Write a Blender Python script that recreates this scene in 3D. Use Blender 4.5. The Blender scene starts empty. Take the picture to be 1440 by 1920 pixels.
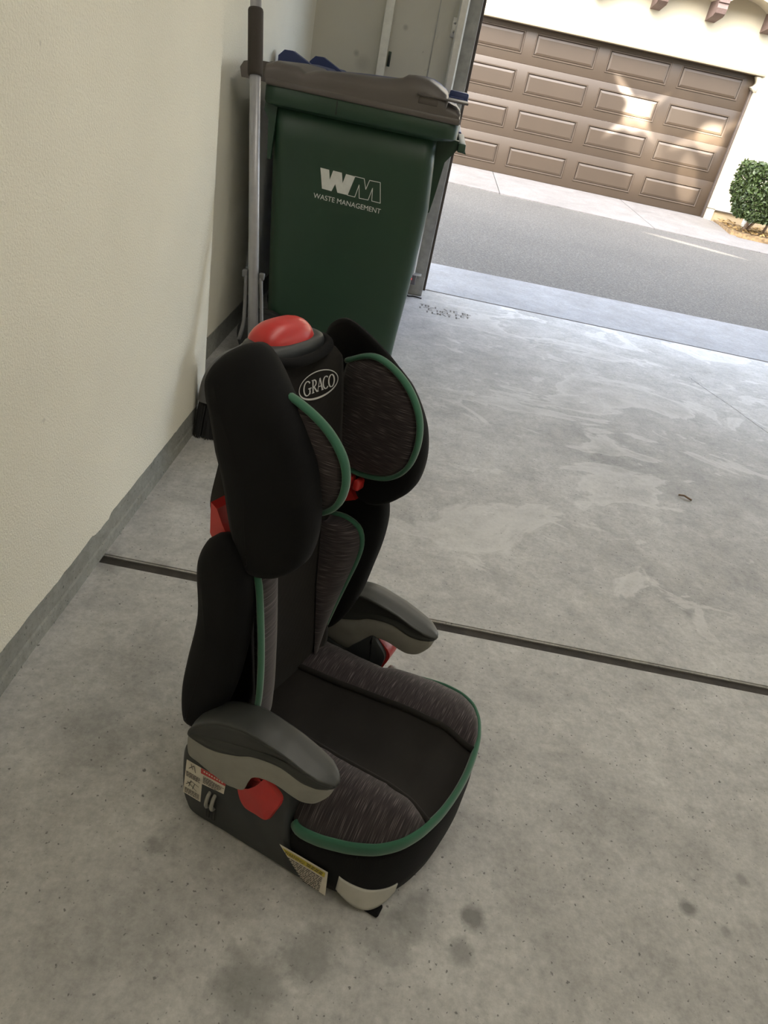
import bpy, bmesh, math, random
from mathutils import Vector, Matrix, noise
random.seed(7)
PI = math.pi
scene = bpy.context.scene
COL = scene.collection

# ------------------------------------------------------------------ camera
FPX = 1331.0
CAM = Vector((0.637, 0.0, 1.17))
YAW, PITCH, ROLL = 0.028955, 0.550716, 0.215716
cy_, sy_, cp_, sp_ = math.cos(YAW), math.sin(YAW), math.cos(PITCH), math.sin(PITCH)
fw = Vector((sy_*cp_, cy_*cp_, -sp_)); rt = Vector((cy_, -sy_, 0)); up = rt.cross(fw)
cr_, sr_ = math.cos(ROLL), math.sin(ROLL)
r2 = rt*cr_ + up*sr_; u2 = up*cr_ - rt*sr_
cam_data = bpy.data.cameras.new('camera')
cam = bpy.data.objects.new('camera', cam_data); COL.objects.link(cam)
cam.matrix_world = Matrix(((r2.x, u2.x, -fw.x, CAM.x), (r2.y, u2.y, -fw.y, CAM.y), (r2.z, u2.z, -fw.z, CAM.z), (0, 0, 0, 1)))
cam_data.sensor_fit = 'HORIZONTAL'; cam_data.sensor_width = 36.0
cam_data.lens = FPX/1440.0*36.0
cam_data.clip_start = 0.02; cam_data.clip_end = 200
scene.camera = cam

# ------------------------------------------------------------------ world, lights, exposure
scene.view_settings.view_transform = 'Standard'
scene.view_settings.look = 'None'
scene.view_settings.gamma = 1.0
scene.view_settings.use_curve_mapping = False
scene.view_settings.exposure = 0.62
world = bpy.data.worlds.new('sky'); scene.world = world
world.use_nodes = True
wn = world.node_tree; wn.nodes.clear()
sky = wn.nodes.new('ShaderNodeTexSky'); sky.sky_type = 'NISHITA'
sky.sun_disc = False; sky.sun_elevation = math.radians(42); sky.sun_rotation = math.radians(200)
sky.air_density = 1.0; sky.dust_density = 2.5; sky.ozone_density = 1.0
bg = wn.nodes.new('ShaderNodeBackground'); bg.inputs['Strength'].default_value = 1.25
wo = wn.nodes.new('ShaderNodeOutputWorld')
hz = wn.nodes.new('ShaderNodeHueSaturation'); hz.inputs['Saturation'].default_value = 0.55   # thin haze over the whole sky
wn.links.new(sky.outputs[0], hz.inputs['Color']); wn.links.new(hz.outputs[0], bg.inputs[0]); wn.links.new(bg.outputs[0], wo.inputs[0])
scene.cycles.max_bounces = 8
scene.cycles.diffuse_bounces = 6
scene.cycles.use_denoising = True
scene.cycles.sample_clamp_indirect = 6.0

def light(name, kind, loc, energy, color, target=None, **kw):
    d = bpy.data.lights.new(name, kind); d.energy = energy; d.color = color
    for k, v in kw.items(): setattr(d, k, v)
    o = bpy.data.objects.new(name, d); COL.objects.link(o); o.location = loc
    if target is not None:
        o.rotation_euler = (Vector(target)-Vector(loc)).to_track_quat('-Z', 'Y').to_euler()
    return o
# sun bounced off the upper windows of this house: narrow, slightly ragged beams onto the far garage door and the alley
GLINTS = [((3.2, 5.0, 4.6), (3.66, 13.45, 1.28), 36000, 3.4, 1.0, 1.0, 0),
          ((3.2, 5.0, 4.6), (3.58, 13.45, 1.38), 26000, 8.5, 0.12, 1.0, 52),
          ((3.2, 5.0, 4.6), (3.66, 13.45, 1.28), 16000, 8.0, 0.14, 1.0, -48),
          ((3.2, 5.0, 4.6), (3.95, 13.45, 0.85), 4500, 9.0, 0.5, 1.0, 15),
          ((3.4, 5.0, 4.6), (4.92, 13.45, 1.18), 34000, 3.4, 1.0, 0.9, 0),
          ((3.4, 5.0, 4.6), (4.82, 13.45, 1.20), 16000, 8.0, 0.16, 1.0, -58),
          ((3.4, 5.0, 4.6), (4.80, 13.45, 0.55), 12000, 5.0, 0.5, 1.0, 22),
          ((3.4, 5.0, 4.6), (4.35, 13.45, 1.05), 3500, 9.0, 0.6, 1.0, 10),
          ((3.2, 5.0, 4.6), (4.2, 10.15, -0.05), 9000, 13.0, 0.11, 1.0, 82)]
for i, (loc, tgt, en, deg, sx, sy2, rot) in enumerate(GLINTS):
    o = light('window_glint', 'SPOT', loc, en, (1.0, 0.93, 0.82), tgt, spot_size=math.radians(deg), spot_blend=0.75, shadow_soft_size=0.04)
    o.rotation_euler.rotate_axis('Z', math.radians(rot))
    o.scale = (sx, sy2, 1.0)
# added fill lights for the garage, unseen (housings built further down)
for lx in (1.3, 4.3):
    light('fill_light', 'AREA', (lx, 0.9, 2.50), 5, (1.0, 0.96, 0.88), (lx, 0.9, 0), shape='RECTANGLE', size=0.28, size_y=2.4)

# ------------------------------------------------------------------ helpers
def new_mat(name):
    m = bpy.data.materials.new(name); m.use_nodes = True
    nt = m.node_tree; b = nt.nodes['Principled BSDF']
    return m, nt, b
def N(nt, kind, **kw):
    n = nt.nodes.new(kind)
    for k, v in kw.items():
        if k in n.inputs: n.inputs[k].default_value = v
        else: setattr(n, k, v)
    return n
def coords(nt, scale=(1, 1, 1), rot=(0, 0, 0)):
    t = nt.nodes.new('ShaderNodeTexCoord'); mp = nt.nodes.new('ShaderNodeMapping')
    mp.inputs['Scale'].default_value = scale; mp.inputs['Rotation'].default_value = rot
    nt.links.new(t.outputs['Object'], mp.inputs[0]); return mp.outputs[0]
def ramp(nt, fac, stops):
    r = nt.nodes.new('ShaderNodeValToRGB'); e = r.color_ramp.elements
    while len(e) < len(stops): e.new(0.5)
    for el, (p, c) in zip(e, stops):
        el.position = p; el.color = (*c, 1) if len(c) == 3 else c
    nt.links.new(fac, r.inputs[0]); return r.outputs[0]
def mix(nt, fac, a, b, mode='MIX'):
    m = nt.nodes.new('ShaderNodeMix'); m.data_type = 'RGBA'; m.blend_type = mode
    for sock, v in ((m.inputs[0], fac), (m.inputs[6], a), (m.inputs[7], b)):
        if hasattr(v, 'is_output'): nt.links.new(v, sock)
        elif isinstance(v, (int, float)): sock.default_value = v
        else: sock.default_value = (*v, 1)
    return m.outputs[2]
def noise_n(nt, co, scale, detail=4, rough=0.55, dist=0.0):
    n = N(nt, 'ShaderNodeTexNoise', Scale=scale, Detail=detail, Roughness=rough, Distortion=dist)
    nt.links.new(co, n.inputs['Vector']); return n.outputs[0]
def bump(nt, b, h, strength=0.3, dist=0.01):
    n = N(nt, 'ShaderNodeBump', Strength=strength, Distance=dist)
    nt.links.new(h, n.inputs['Height']); nt.links.new(n.outputs[0], b.inputs['Normal'])
def plain(name, col, rough=0.5, metal=0.0, var=0.06, nscale=40, bmp=0.0, bscale=300, spec=None):
    m, nt, b = new_mat(name); co = coords(nt)
    n = noise_n(nt, co, nscale, 3)
    lo = tuple(c*(1-var) for c in col); hi = tuple(min(1, c*(1+var)) for c in col)
    nt.links.new(ramp(nt, n, [(0.3, lo), (0.7, hi)]), b.inputs['Base Color'])
    b.inputs['Roughness'].default_value = rough; b.inputs['Metallic'].default_value = metal
    if spec is not None: b.inputs['Specular IOR Level'].default_value = spec
    if bmp: bump(nt, b, noise_n(nt, co, bscale, 2), bmp, 0.002)
    return m

def concrete(name, base, warm, dark, stains=(), scuffs=False, crack=None, rough=0.75):
    m, nt, b = new_mat(name); co = coords(nt); L = nt.links
    big = noise_n(nt, co, 1.3, 6, 0.6, 0.6); mid = noise_n(nt, co, 7, 8, 0.68, 0.3); fine = noise_n(nt, co, 90, 5, 0.7)
    c = ramp(nt, big, [(0.32, dark), (0.52, base), (0.72, warm)])
    c = mix(nt, 0.55, c, ramp(nt, mid, [(0.30, (0.30,)*3), (0.5, (0.5,)*3), (0.68, (0.66,)*3)]), 'OVERLAY')
    c = mix(nt, 0.35, c, ramp(nt, fine, [(0.3, (0.32,)*3), (0.7, (0.68,)*3)]), 'OVERLAY')
    gr = noise_n(nt, co, 34, 6, 0.75)
    c = mix(nt, 0.4, c, ramp(nt, gr, [(0.32, (0.30,)*3), (0.5, (0.5,)*3), (0.68, (0.64,)*3)]), 'OVERLAY')
    sp = noise_n(nt, co, 120, 2, 0.45)
    c = mix(nt, ramp(nt, sp, [(0.675, (0,)*3), (0.73, (0.75,)*3)]), c, tuple(x*0.22 for x in base))
    sepxyz = N(nt, 'ShaderNodeSeparateXYZ'); L.new(co, sepxyz.inputs[0])
    if scuffs:
        # worn, paler patches of the surface film, stretched across the slab
        co2 = coords(nt, (0.9, 1.5, 1.0), (0, 0, 0.25))
        s1 = noise_n(nt, co2, 1.5, 8, 0.55, 0.9); s2 = noise_n(nt, co2, 4.3, 6, 0.7, 1.0)
        k1 = ramp(nt, s1, [(0.545, (0,)*3), (0.56, (0.85,)*3), (0.60, (0.35,)*3), (0.66, (0,)*3)])
        k2 = ramp(nt, s2, [(0.60, (0,)*3), (0.635, (0.6,)*3)])
        ymask = N(nt, 'ShaderNodeMapRange'); ymask.inputs['From Min'].default_value = 1.35; ymask.inputs['From Max'].default_value = 1.75
        L.new(sepxyz.outputs[1], ymask.inputs[0])
        xm = N(nt, 'ShaderNodeMapRange'); xm.inputs['From Min'].default_value = 0.55; xm.inputs['From Max'].default_value = 1.0
        L.new(sepxyz.outputs[0], xm.inputs[0])
        mm = N(nt, 'ShaderNodeMath', operation='MULTIPLY'); L.new(ymask.outputs[0], mm.inputs[0]); L.new(xm.outputs[0], mm.inputs[1])
        for k, a in ((k1, 0.7), (k2, 0.8)):
            m1 = N(nt, 'ShaderNodeMath', operation='MULTIPLY'); L.new(k, m1.inputs[0]); L.new(mm.outputs[0], m1.inputs[1])
            m2 = N(nt, 'ShaderNodeMath', operation='MULTIPLY'); L.new(m1.outputs[0], m2.inputs[0]); m2.inputs[1].default_value = a
            c = mix(nt, m2.outputs[0], c, tuple(min(1, x*1.5) for x in base))
    wob = N(nt, 'ShaderNodeMapRange'); wob.inputs['To Min'].default_value = -0.5; wob.inputs['To Max'].default_value = 0.5
    L.new(noise_n(nt, co, 28, 4, 0.6), wob.inputs[0])
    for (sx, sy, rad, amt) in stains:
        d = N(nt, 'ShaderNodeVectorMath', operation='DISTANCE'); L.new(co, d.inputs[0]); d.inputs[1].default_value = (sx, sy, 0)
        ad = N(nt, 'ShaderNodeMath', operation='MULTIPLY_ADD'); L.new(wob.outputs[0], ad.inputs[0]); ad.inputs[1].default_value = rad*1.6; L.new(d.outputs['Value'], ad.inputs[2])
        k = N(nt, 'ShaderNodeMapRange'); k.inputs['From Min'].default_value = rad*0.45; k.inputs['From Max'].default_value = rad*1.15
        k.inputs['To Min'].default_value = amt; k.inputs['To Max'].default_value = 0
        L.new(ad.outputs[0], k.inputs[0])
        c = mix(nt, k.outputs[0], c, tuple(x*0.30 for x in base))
    L.new(c, b.inputs['Base Color'])
    rr = ramp(nt, mid, [(0.3, (rough-0.12,)*3), (0.7, (min(1, rough+0.1),)*3)]); L.new(rr, b.inputs['Roughness'])
    b.inputs['Specular IOR Level'].default_value = 0.35
    bump(nt, b, fine, 0.25, 0.002)
    return m

def heather(name, sc):
    m, nt, b = new_mat(name); L = nt.links
    co = coords(nt, sc)
    n = noise_n(nt, co, 1.0, 1, 0.4)
    co2 = coords(nt); n2 = noise_n(nt, co2, 30, 3)
    c = ramp(nt, n, [(0.38, (0.014, 0.0100, 0.0115)), (0.54, (0.031, 0.0228, 0.0255)), (0.62, (0.056, 0.043, 0.046)), (0.72, (0.13, 0.108, 0.110))])
    c = mix(nt, 0.25, c, ramp(nt, n2, [(0.3, (0.3,)*3), (0.7, (0.7,)*3)]), 'OVERLAY')
    L.new(c, b.inputs['Base Color']); b.inputs['Roughness'].default_value = 0.9
    b.inputs['Sheen Weight'].default_value = 0.15
    bump(nt, b, n, 0.35, 0.001); return m

def fabric(name, col, sheen=0.15, scale=900):
    m, nt, b = new_mat(name); L = nt.links; co = coords(nt)
    n = noise_n(nt, co, 6, 3)
    L.new(ramp(nt, n, [(0.3, tuple(c*0.8 for c in col)), (0.7, tuple(c*1.2 for c in col))]), b.inputs['Base Color'])
    b.inputs['Roughness'].default_value = 0.85; b.inputs['Sheen Weight'].default_value = sheen
    b.inputs['Specular IOR Level'].default_value = 0.15
    w = N(nt, 'ShaderNodeTexWave', Scale=scale/6, Distortion=0.5); L.new(co, w.inputs['Vector'])
    bump(nt, b, w.outputs[1], 0.12, 0.0006); return m

M = {}
M['floor'] = concrete('garage_concrete', (0.43, 0.425, 0.41), (0.49, 0.485, 0.47), (0.365, 0.36, 0.345),
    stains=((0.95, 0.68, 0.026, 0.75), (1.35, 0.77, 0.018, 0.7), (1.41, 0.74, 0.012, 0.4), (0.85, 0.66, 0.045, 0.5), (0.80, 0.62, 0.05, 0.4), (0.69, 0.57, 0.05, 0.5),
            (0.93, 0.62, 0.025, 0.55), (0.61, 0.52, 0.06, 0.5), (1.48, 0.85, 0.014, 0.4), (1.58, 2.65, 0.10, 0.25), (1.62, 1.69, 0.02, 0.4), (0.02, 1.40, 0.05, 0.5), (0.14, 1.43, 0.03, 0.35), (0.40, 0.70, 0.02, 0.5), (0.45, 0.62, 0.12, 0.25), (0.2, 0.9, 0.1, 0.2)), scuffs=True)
M['apron'] = concrete('apron_concrete', (0.25, 0.252, 0.256), (0.28, 0.282, 0.286), (0.22, 0.222, 0.226))
M['driveway'] = concrete('driveway_concrete', (0.185, 0.172, 0.16), (0.207, 0.193, 0.18), (0.163, 0.152, 0.14))
M['curb'] = concrete('stem_wall_concrete', (0.25, 0.25, 0.23), (0.29, 0.29, 0.27), (0.21, 0.21, 0.19))
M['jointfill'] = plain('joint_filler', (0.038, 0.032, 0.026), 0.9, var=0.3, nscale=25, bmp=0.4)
def asphalt():
    m, nt, b = new_mat('asphalt'); co = coords(nt); L = nt.links
    n = noise_n(nt, co, 60, 6, 0.75); g = noise_n(nt, co, 0.6, 4)
    c = ramp(nt, n, [(0.3, (0.044, 0.041, 0.036)), (0.52, (0.092, 0.085, 0.075)), (0.68, (0.19, 0.178, 0.16))])
    c = mix(nt, 0.5, c, ramp(nt, g, [(0.3, (0.42,)*3), (0.7, (0.6,)*3)]), 'OVERLAY')
    L.new(c, b.inputs['Base Color']); b.inputs['Roughness'].default_value = 0.85
    bump(nt, b, n, 0.6, 0.006); return m
M['asphalt'] = asphalt()
def stucco(name, col, scale, strength, marks=()):
    m, nt, b = new_mat(name); co = coords(nt); L = nt.links
    n = noise_n(nt, co, scale, 5, 0.6, 0.2); g = noise_n(nt, co, 1.6, 5)
    c = ramp(nt, g, [(0.3, tuple(x*0.95 for x in col)), (0.7, tuple(min(1, x*1.04) for x in col))])
    sp = noise_n(nt, co, 24, 2, 0.4)
    c = mix(nt, ramp(nt, sp, [(0.765, (0,)*3), (0.80, (0.5,)*3)]), c, tuple(x*0.5 for x in col))
    for (p, rad, amt) in marks:
        d = N(nt, 'ShaderNodeVectorMath', operation='DISTANCE'); L.new(co, d.inputs[0]); d.inputs[1].default_value = p
        k = N(nt, 'ShaderNodeMapRange'); k.inputs['From Min'].default_value = rad*0.3; k.inputs['From Max'].default_value = rad
        k.inputs['To Min'].default_value = amt; k.inputs['To Max'].default_value = 0; L.new(d.outputs['Value'], k.inputs[0])
        c = mix(nt, k.outputs[0], c, tuple(x*0.4 for x in col))
    L.new(c, b.inputs['Base Color']); b.inputs['Roughness'].default_value = 0.85
    b.inputs['Specular IOR Level'].default_value = 0.2
    bump(nt, b, n, strength, 0.004); return m
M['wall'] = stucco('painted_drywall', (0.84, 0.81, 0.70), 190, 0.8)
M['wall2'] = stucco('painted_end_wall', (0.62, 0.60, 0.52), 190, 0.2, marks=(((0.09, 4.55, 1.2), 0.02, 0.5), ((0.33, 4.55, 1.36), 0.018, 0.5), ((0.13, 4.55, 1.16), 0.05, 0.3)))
M['facade'] = stucco('cream_stucco', (0.50, 0.445, 0.33), 60, 0.3)
M['facade_base'] = stucco('tan_stucco_base', (0.40, 0.31, 0.19), 60, 0.3)
M['headertrim'] = plain('shaded_cream_trim', (0.26, 0.21, 0.14), 0.7)  # cream trim, its shade painted in as a darker tan
M['corbel'] = plain('brown_wood', (0.13, 0.085, 0.07), 0.7, var=0.15)
M['door'] = plain('brown_door_paint', (0.047, 0.032, 0.0195), 0.45, var=0.05, nscale=3)
M['trimwhite'] = plain('white_paint', (0.78, 0.77, 0.70), 0.5)
M['jamb'] = plain('grey_jamb_wood', (0.36, 0.36, 0.33), 0.7, var=0.15, nscale=25)
M['darkstrip'] = plain('dark_weatherstrip', (0.06, 0.045, 0.035), 0.7)
M['steel'] = plain('galvanised_steel', (0.62, 0.62, 0.60), 0.4, metal=0.8)
M['black'] = fabric('black_fabric', (0.0055, 0.0055, 0.006), 0.02)
M['blackmid'] = fabric('black_velour', (0.0150, 0.0133, 0.0118), 0.05)
M['heather'] = heather('heather_fabric', (900, 34, 0)); M['heather2'] = heather('heather_fabric_side', (38, 0, 900))
M['green'] = fabric('green_binding', (0.034, 0.118, 0.072), 0.3, 1500)
M['dkplastic'] = plain('charcoal_plastic', (0.030, 0.033, 0.034), 0.45, bmp=0.15, bscale=900)
M['padplastic'] = plain('dark_grey_armrest', (0.034, 0.036, 0.034), 0.42, bmp=0.1, bscale=900)
M['ltplastic'] = plain('grey_plastic', (0.27, 0.265, 0.24), 0.5, bmp=0.1, bscale=700)
M['red'] = plain('red_plastic', (0.50, 0.030, 0.028), 0.35)
M['white'] = plain('off_white_plastic', (0.42, 0.41, 0.37), 0.45)
M['paper'] = plain('label_paper', (0.68, 0.63, 0.54), 0.7)
M['ink'] = plain('print_ink', (0.06, 0.055, 0.05), 0.8)
M['yellow'] = plain('yellow_print', (0.52, 0.42, 0.05), 0.7)
M['silver'] = plain('silver_print', (0.55, 0.55, 0.53), 0.6)
M['bin'] = plain('green_bin_plastic', (0.015, 0.044, 0.024), 0.42, var=0.08, nscale=6, bmp=0.08, bscale=500)
M['binblue'] = plain('blue_bin_plastic', (0.022, 0.038, 0.13), 0.42, var=0.08, nscale=6)
M['lid'] = plain('taupe_lid_plastic', (0.095, 0.082, 0.074), 0.45, var=0.08, nscale=6, bmp=0.1, bscale=500)
M['tyre'] = plain('black_tyre', (0.015, 0.015, 0.015), 0.7)
M['logo'] = plain('white_print', (0.62, 0.63, 0.60), 0.6)
M['broomgrey'] = plain('broom_grey_plastic', (0.135, 0.135, 0.14), 0.5)
M['handle'] = plain('grey_metal_handle', (0.34, 0.34, 0.36), 0.38, metal=0.4)
M['foam'] = plain('dark_foam_grip', (0.042, 0.034, 0.028), 0.85, bmp=0.3)
M['bristle'] = plain('black_bristle', (0.012, 0.012, 0.013), 0.7)
M['leaf'] = plain('shrub_leaf', (0.036, 0.057, 0.012), 0.5, var=0.5, nscale=14)
M['bark'] = plain('shrub_bark', (0.22, 0.15, 0.10), 0.85, var=0.3, nscale=30)
M['soil'] = plain('planter_soil', (0.22, 0.145, 0.07), 0.95, var=0.5, nscale=20)
M['dryleaf'] = plain('dry_leaf', (0.30, 0.19, 0.065), 0.8, var=0.4, nscale=12)
M['fillglass'] = new_mat('fill_diffuser')[0]
_b = M['fillglass'].node_tree.nodes['Principled BSDF']; _b.inputs['Emission Color'].default_value = (1, 0.93, 0.8, 1); _b.inputs['Emission Strength'].default_value = 3.0  # glow of the added fill fixtures
M['roof'] = plain('ceiling_paint', (0.82, 0.80, 0.74), 0.85)

def link(name, me, mat, parent=None, smooth=True):
    o = bpy.data.objects.new(name, me); COL.objects.link(o)
    if mat is not None and not me.materials: me.materials.append(mat)
    if parent is not None: o.parent = parent
    if smooth:
        me.polygons.foreach_set('use_smooth', [True]*len(me.polygons))
    return o
def tag(o, label=None, cat=None, group=None, kind=None):
    if label: o['label'] = label
    if cat: o['category'] = cat
    if group: o['group'] = group
    if kind: o['kind'] = kind
    return o
def empty(name, loc=(0, 0, 0), rz=0.0):
    o = bpy.data.objects.new(name, None); COL.objects.link(o); o.location = loc; o.rotation_euler = (0, 0, rz)
    o.empty_display_size = 0.1; return o
def mesh(name, V, F, mat, parent=None, smooth=True):
    me = bpy.data.meshes.new(name); me.from_pydata([tuple(v) for v in V], [], F)
    bm = bmesh.new(); bm.from_mesh(me); bmesh.ops.recalc_face_normals(bm, faces=bm.faces); bm.to_mesh(me); bm.free()
    return link(name, me, mat, parent, smooth)
def bm_obj(name, bm, mat, parent=None, smooth=True, auto=None):
    bmesh.ops.recalc_face_normals(bm, faces=bm.faces)
    me = bpy.data.meshes.new(name); bm.to_mesh(me); bm.free()
    o = link(name, me, mat, parent, smooth)
    return o
def sharpen(o, ang=35):
    me = o.data; bm = bmesh.new(); bm.from_mesh(me)
    for e in bm.edges:
        if len(e.link_faces) == 2 and e.calc_face_angle(0) > math.radians(ang): e.smooth = False
    bm.to_mesh(me); bm.free(); return o
def add_box(bm, lo, hi, bev=0.0, seg=2, mtx=None):
    r = bmesh.ops.create_cube(bm, size=1.0)
    vs = r['verts']
    for v in vs:
        v.co = Vector([(lo[i]+hi[i])/2 + v.co[i]*(hi[i]-lo[i]) for i in range(3)])
    if bev > 0:
        es = list({e for v in vs for e in v.link_edges})
        b = bmesh.ops.bevel(bm, geom=es, offset=bev, segments=seg, affect='EDGES', profile=0.5)
        vs = list({v for f in b['faces'] for v in f.verts} | {v for v in vs if v.is_valid})
    if mtx is not None:
        bmesh.ops.transform(bm, matrix=mtx, verts=vs)
    return vs
def box(name, lo, hi, mat, parent=None, bev=0.0, seg=2, mtx=None, smooth=False):
    bm = bmesh.new(); add_box(bm, lo, hi, bev, seg, mtx)
    o = bm_obj(name, bm, mat, parent, smooth=bev > 0)
    if bev > 0: sharpen(o, 50)
    return o
def spline(pts, n, closed=False):
    pts = [Vector(p) for p in pts]; m = len(pts); out = []
    segs = m if closed else m-1
    # chord lengths for even resampling
    dense = []
    for i in range(segs):
        p1, p2 = pts[i], pts[(i+1) % m]
        p0 = pts[(i-1) % m] if closed or i > 0 else p1*2-p2
        p3 = pts[(i+2) % m] if closed or i < m-2 else p2*2-p1
        for k in range(12):
            t = k/12
            dense.append(0.5*((2*p1)+(p2-p0)*t+(2*p0-5*p1+4*p2-p3)*t*t+(3*p1-p0-3*p2+p3)*t**3))
    if not closed: dense.append(pts[-1])
    else: dense.append(dense[0])
    L = [0]
    for a, b in zip(dense, dense[1:]): L.append(L[-1]+(b-a).length)
    cnt = n if closed else n-1; j = 0
    for i in range(n):
        s = L[-1]*i/cnt
        while j < len(L)-2 and L[j+1] < s: j += 1
        d = L[j+1]-L[j]; t = (s-L[j])/d if d > 1e-12 else 0
        out.append(dense[j].lerp(dense[j+1], min(max(t, 0), 1)))
    return out
def rings(name, R, mat, parent=None, closed=True, cap=True, loop=False, smooth=True):
    n = len(R[0]); V = [v for r in R for v in r]; F = []
    K = len(R)
    for k in range(K if loop else K-1):
        a, b = k*n, ((k+1) % K)*n
        for i in range(n if closed else n-1):
            j = (i+1) % n
            F.append((a+i, a+j, b+j, b+i))
    if cap and closed and not loop:
        F.append(tuple(range(n-1, -1, -1))); F.append(tuple((K-1)*n+i for i in range(n)))
    return mesh(name, V, F, mat, parent, smooth)
def inset2(o, d):
    n = len(o); area = sum(o[i].x*o[(i+1) % n].y-o[(i+1) % n].x*o[i].y for i in range(n))
    sg = 1 if area > 0 else -1; out = []
    for i in range(n):
        t = (o[(i+1) % n]-o[i-1]); t = Vector((t.x, t.y))
        if t.length < 1e-9: out.append(o[i].copy()); continue
        t.normalize(); nrm = Vector((-t.y, t.x))*sg
        out.append(Vector((o[i].x, o[i].y))+nrm*d)
    return out
def pillow(name, outline, levels, place, mat, parent=None, n=72, corner=False, fan=0.0):
    """outline: 2D points; levels: (inset, w); place(u, v, w) -> xyz"""
    o = [Vector((p[0], p[1])) for p in outline] if corner else [Vector((p.x, p.y)) for p in spline([(a, b, 0) for a, b in outline], n, True)]
    R = []
    for ins, w in levels:
        q = inset2(o, ins) if ins else o
        R.append([place(p.x, p.y, w) for p in q])
    if fan:
        def tail(ins, w):
            q = inset2(o, ins); c = sum(q, Vector((0, 0)))/len(q); out = []
            for t in (0.25, 0.5, 0.75, 0.97):
                out.append([place(lerp(p.x, c.x, t), lerp(p.y, c.y, t), w+fan*(1 if w > levels[0][1] or (ins, w) == levels[-1] else -1)*(1-(1-t)**2)) for p in q])
            return out
        R = tail(*levels[0])[::-1]+R+tail(*levels[-1])
    return rings(name, R, mat, parent)
def tube(name, pts, rx, ry=None, mat=None, parent=None, n=10, closed=False, upv=(0, 0, 1), cap=True, radii=None):
    ry = ry or rx; pts = [Vector(p) for p in pts]; R = []; m = len(pts)
    for i, p in enumerate(pts):
        a = pts[(i-1) % m] if closed or i > 0 else p; b = pts[(i+1) % m] if closed or i < m-1 else p
        t = (b-a).normalized(); u = Vector(upv); s = t.cross(u)
        if s.length < 1e-5: s = t.cross(Vector((1, 0, 0)))
        s.normalize(); w = s.cross(t).normalized()
        k = radii[i] if radii else 1.0
        R.append([p+s*(rx*k*math.cos(2*PI*j/n))+w*(ry*k*math.sin(2*PI*j/n)) for j in range(n)])
    return rings(name, R, mat, parent, cap=cap, loop=closed)
def text_mesh(name, body, size, mat, parent, fn, extrude=0.0004, spacing=1.0, width=None):
    """font outline -> mesh, vertices mapped by fn(u, v, w); u is scaled to reach width"""
    cu = bpy.data.curves.new(name, 'FONT'); cu.body = body; cu.size = size; cu.extrude = extrude; cu.space_character = spacing
    cu.resolution_u = 4
    t = bpy.data.objects.new(name, cu); COL.objects.link(t)
    dg = bpy.context.evaluated_depsgraph_get(); me = bpy.data.meshes.new_from_object(t.evaluated_get(dg))
    bpy.data.objects.remove(t); bpy.data.curves.remove(cu)
    xs = [v.co.x for v in me.vertices]; x0, x1 = min(xs), max(xs)
    k = width/(x1-x0) if width else 1.0
    for v in me.vertices: v.co = Vector(fn((v.co.x-x0)*k, v.co.y, v.co.z))
    me.materials.clear(); me.materials.append(mat)
    return link(name, me, None, parent, smooth=False)
def lerp(a, b, t): return a+(b-a)*t
def table(x, pts):
    if x <= pts[0][0]: return pts[0][1]
    for (a, ya), (b, yb) in zip(pts, pts[1:]):
        if x <= b: return lerp(ya, yb, (x-a)/(b-a))
    return pts[-1][1]

# ------------------------------------------------------------------ the room shell
YE = 4.55        # inner face of the end wall
YT = 4.72        # floor edge at the door
JX = 0.725       # left side of the opening
CEIL = 2.62
XR = 6.15        # right wall
YB = -1.9        # back wall
def struct(o): o['kind'] = 'structure'; return o
# floor: two slabs with the expansion joint between them
bm = bmesh.new()
JY0, JY1 = 1.399, 1.430
def slab(bm, x0, x1, y0, y1, z, th):
    return add_box(bm, (x0, y0, z-th), (x1, y1, z))
slab(bm, -0.17, XR, YB, JY0, 0.0, 0.12); slab(bm, -0.17, XR, JY1, YT, 0.0, 0.12)
bmesh.ops.bevel(bm, geom=[e for e in bm.edges if all(abs(v.co.z) < 1e-6 for v in e.verts) and all(JY0-1e-4 < v.co.y < JY1+1e-4 for v in e.verts)], offset=0.004, segments=2, affect='EDGES')
floor = struct(bm_obj('floor', bm, M['floor'], smooth=False))
jf = box('joint_strip', (0.0, JY0-0.002, -0.06), (XR, JY1+0.002, -0.007), M['jointfill'], floor); jf['label'] = 'dark filler sunk in the expansion joint'
# left wall: near part stands forward, the part behind the broom is set back
WJ = 2.27
def wall_panel(name, axis, at, a0, a1, z0, z1, thick, mat, ragged=False):
    """wall in plane axis=at, thickness away; ragged bottom edge"""
    V, F = [], []; n = 260 if ragged else 1
    for i in range(n+1):
        a = lerp(a0, a1, i/n)
        zb = z0 + (0.006*(noise.noise(Vector((a*9, 3.1, 0)))+0.6*noise.noise(Vector((a*37, 1.1, 0)))) + (-0.008 if 1.38 < a < 1.47 else 0) if ragged else 0)
        for t in (0, thick):
            for z in (zb, z1):
                V.append((at+t, a, z) if axis == 'x' else (a, at+t, z))
    for i in range(n):
        b = i*4; c = b+4
        F += [(b, c, c+1, b+1), (b+2, b+3, c+3, c+2), (b+1, c+1, c+3, b+3), (b, b+2, c+2, c)]
    F += [(0, 1, 3, 2), (n*4, n*4+2, n*4+3, n*4+1)]
    return struct(mesh(name, V, F, mat, smooth=False))
wl = wall_panel('wall_left', 'x', 0.0, YB, WJ, 0.092, CEIL, -0.15, M['wall'], True)
wall_panel('wall_left', 'x', -0.155, WJ, YE, 0.092, CEIL, -0.10, M['wall'], True)
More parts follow.
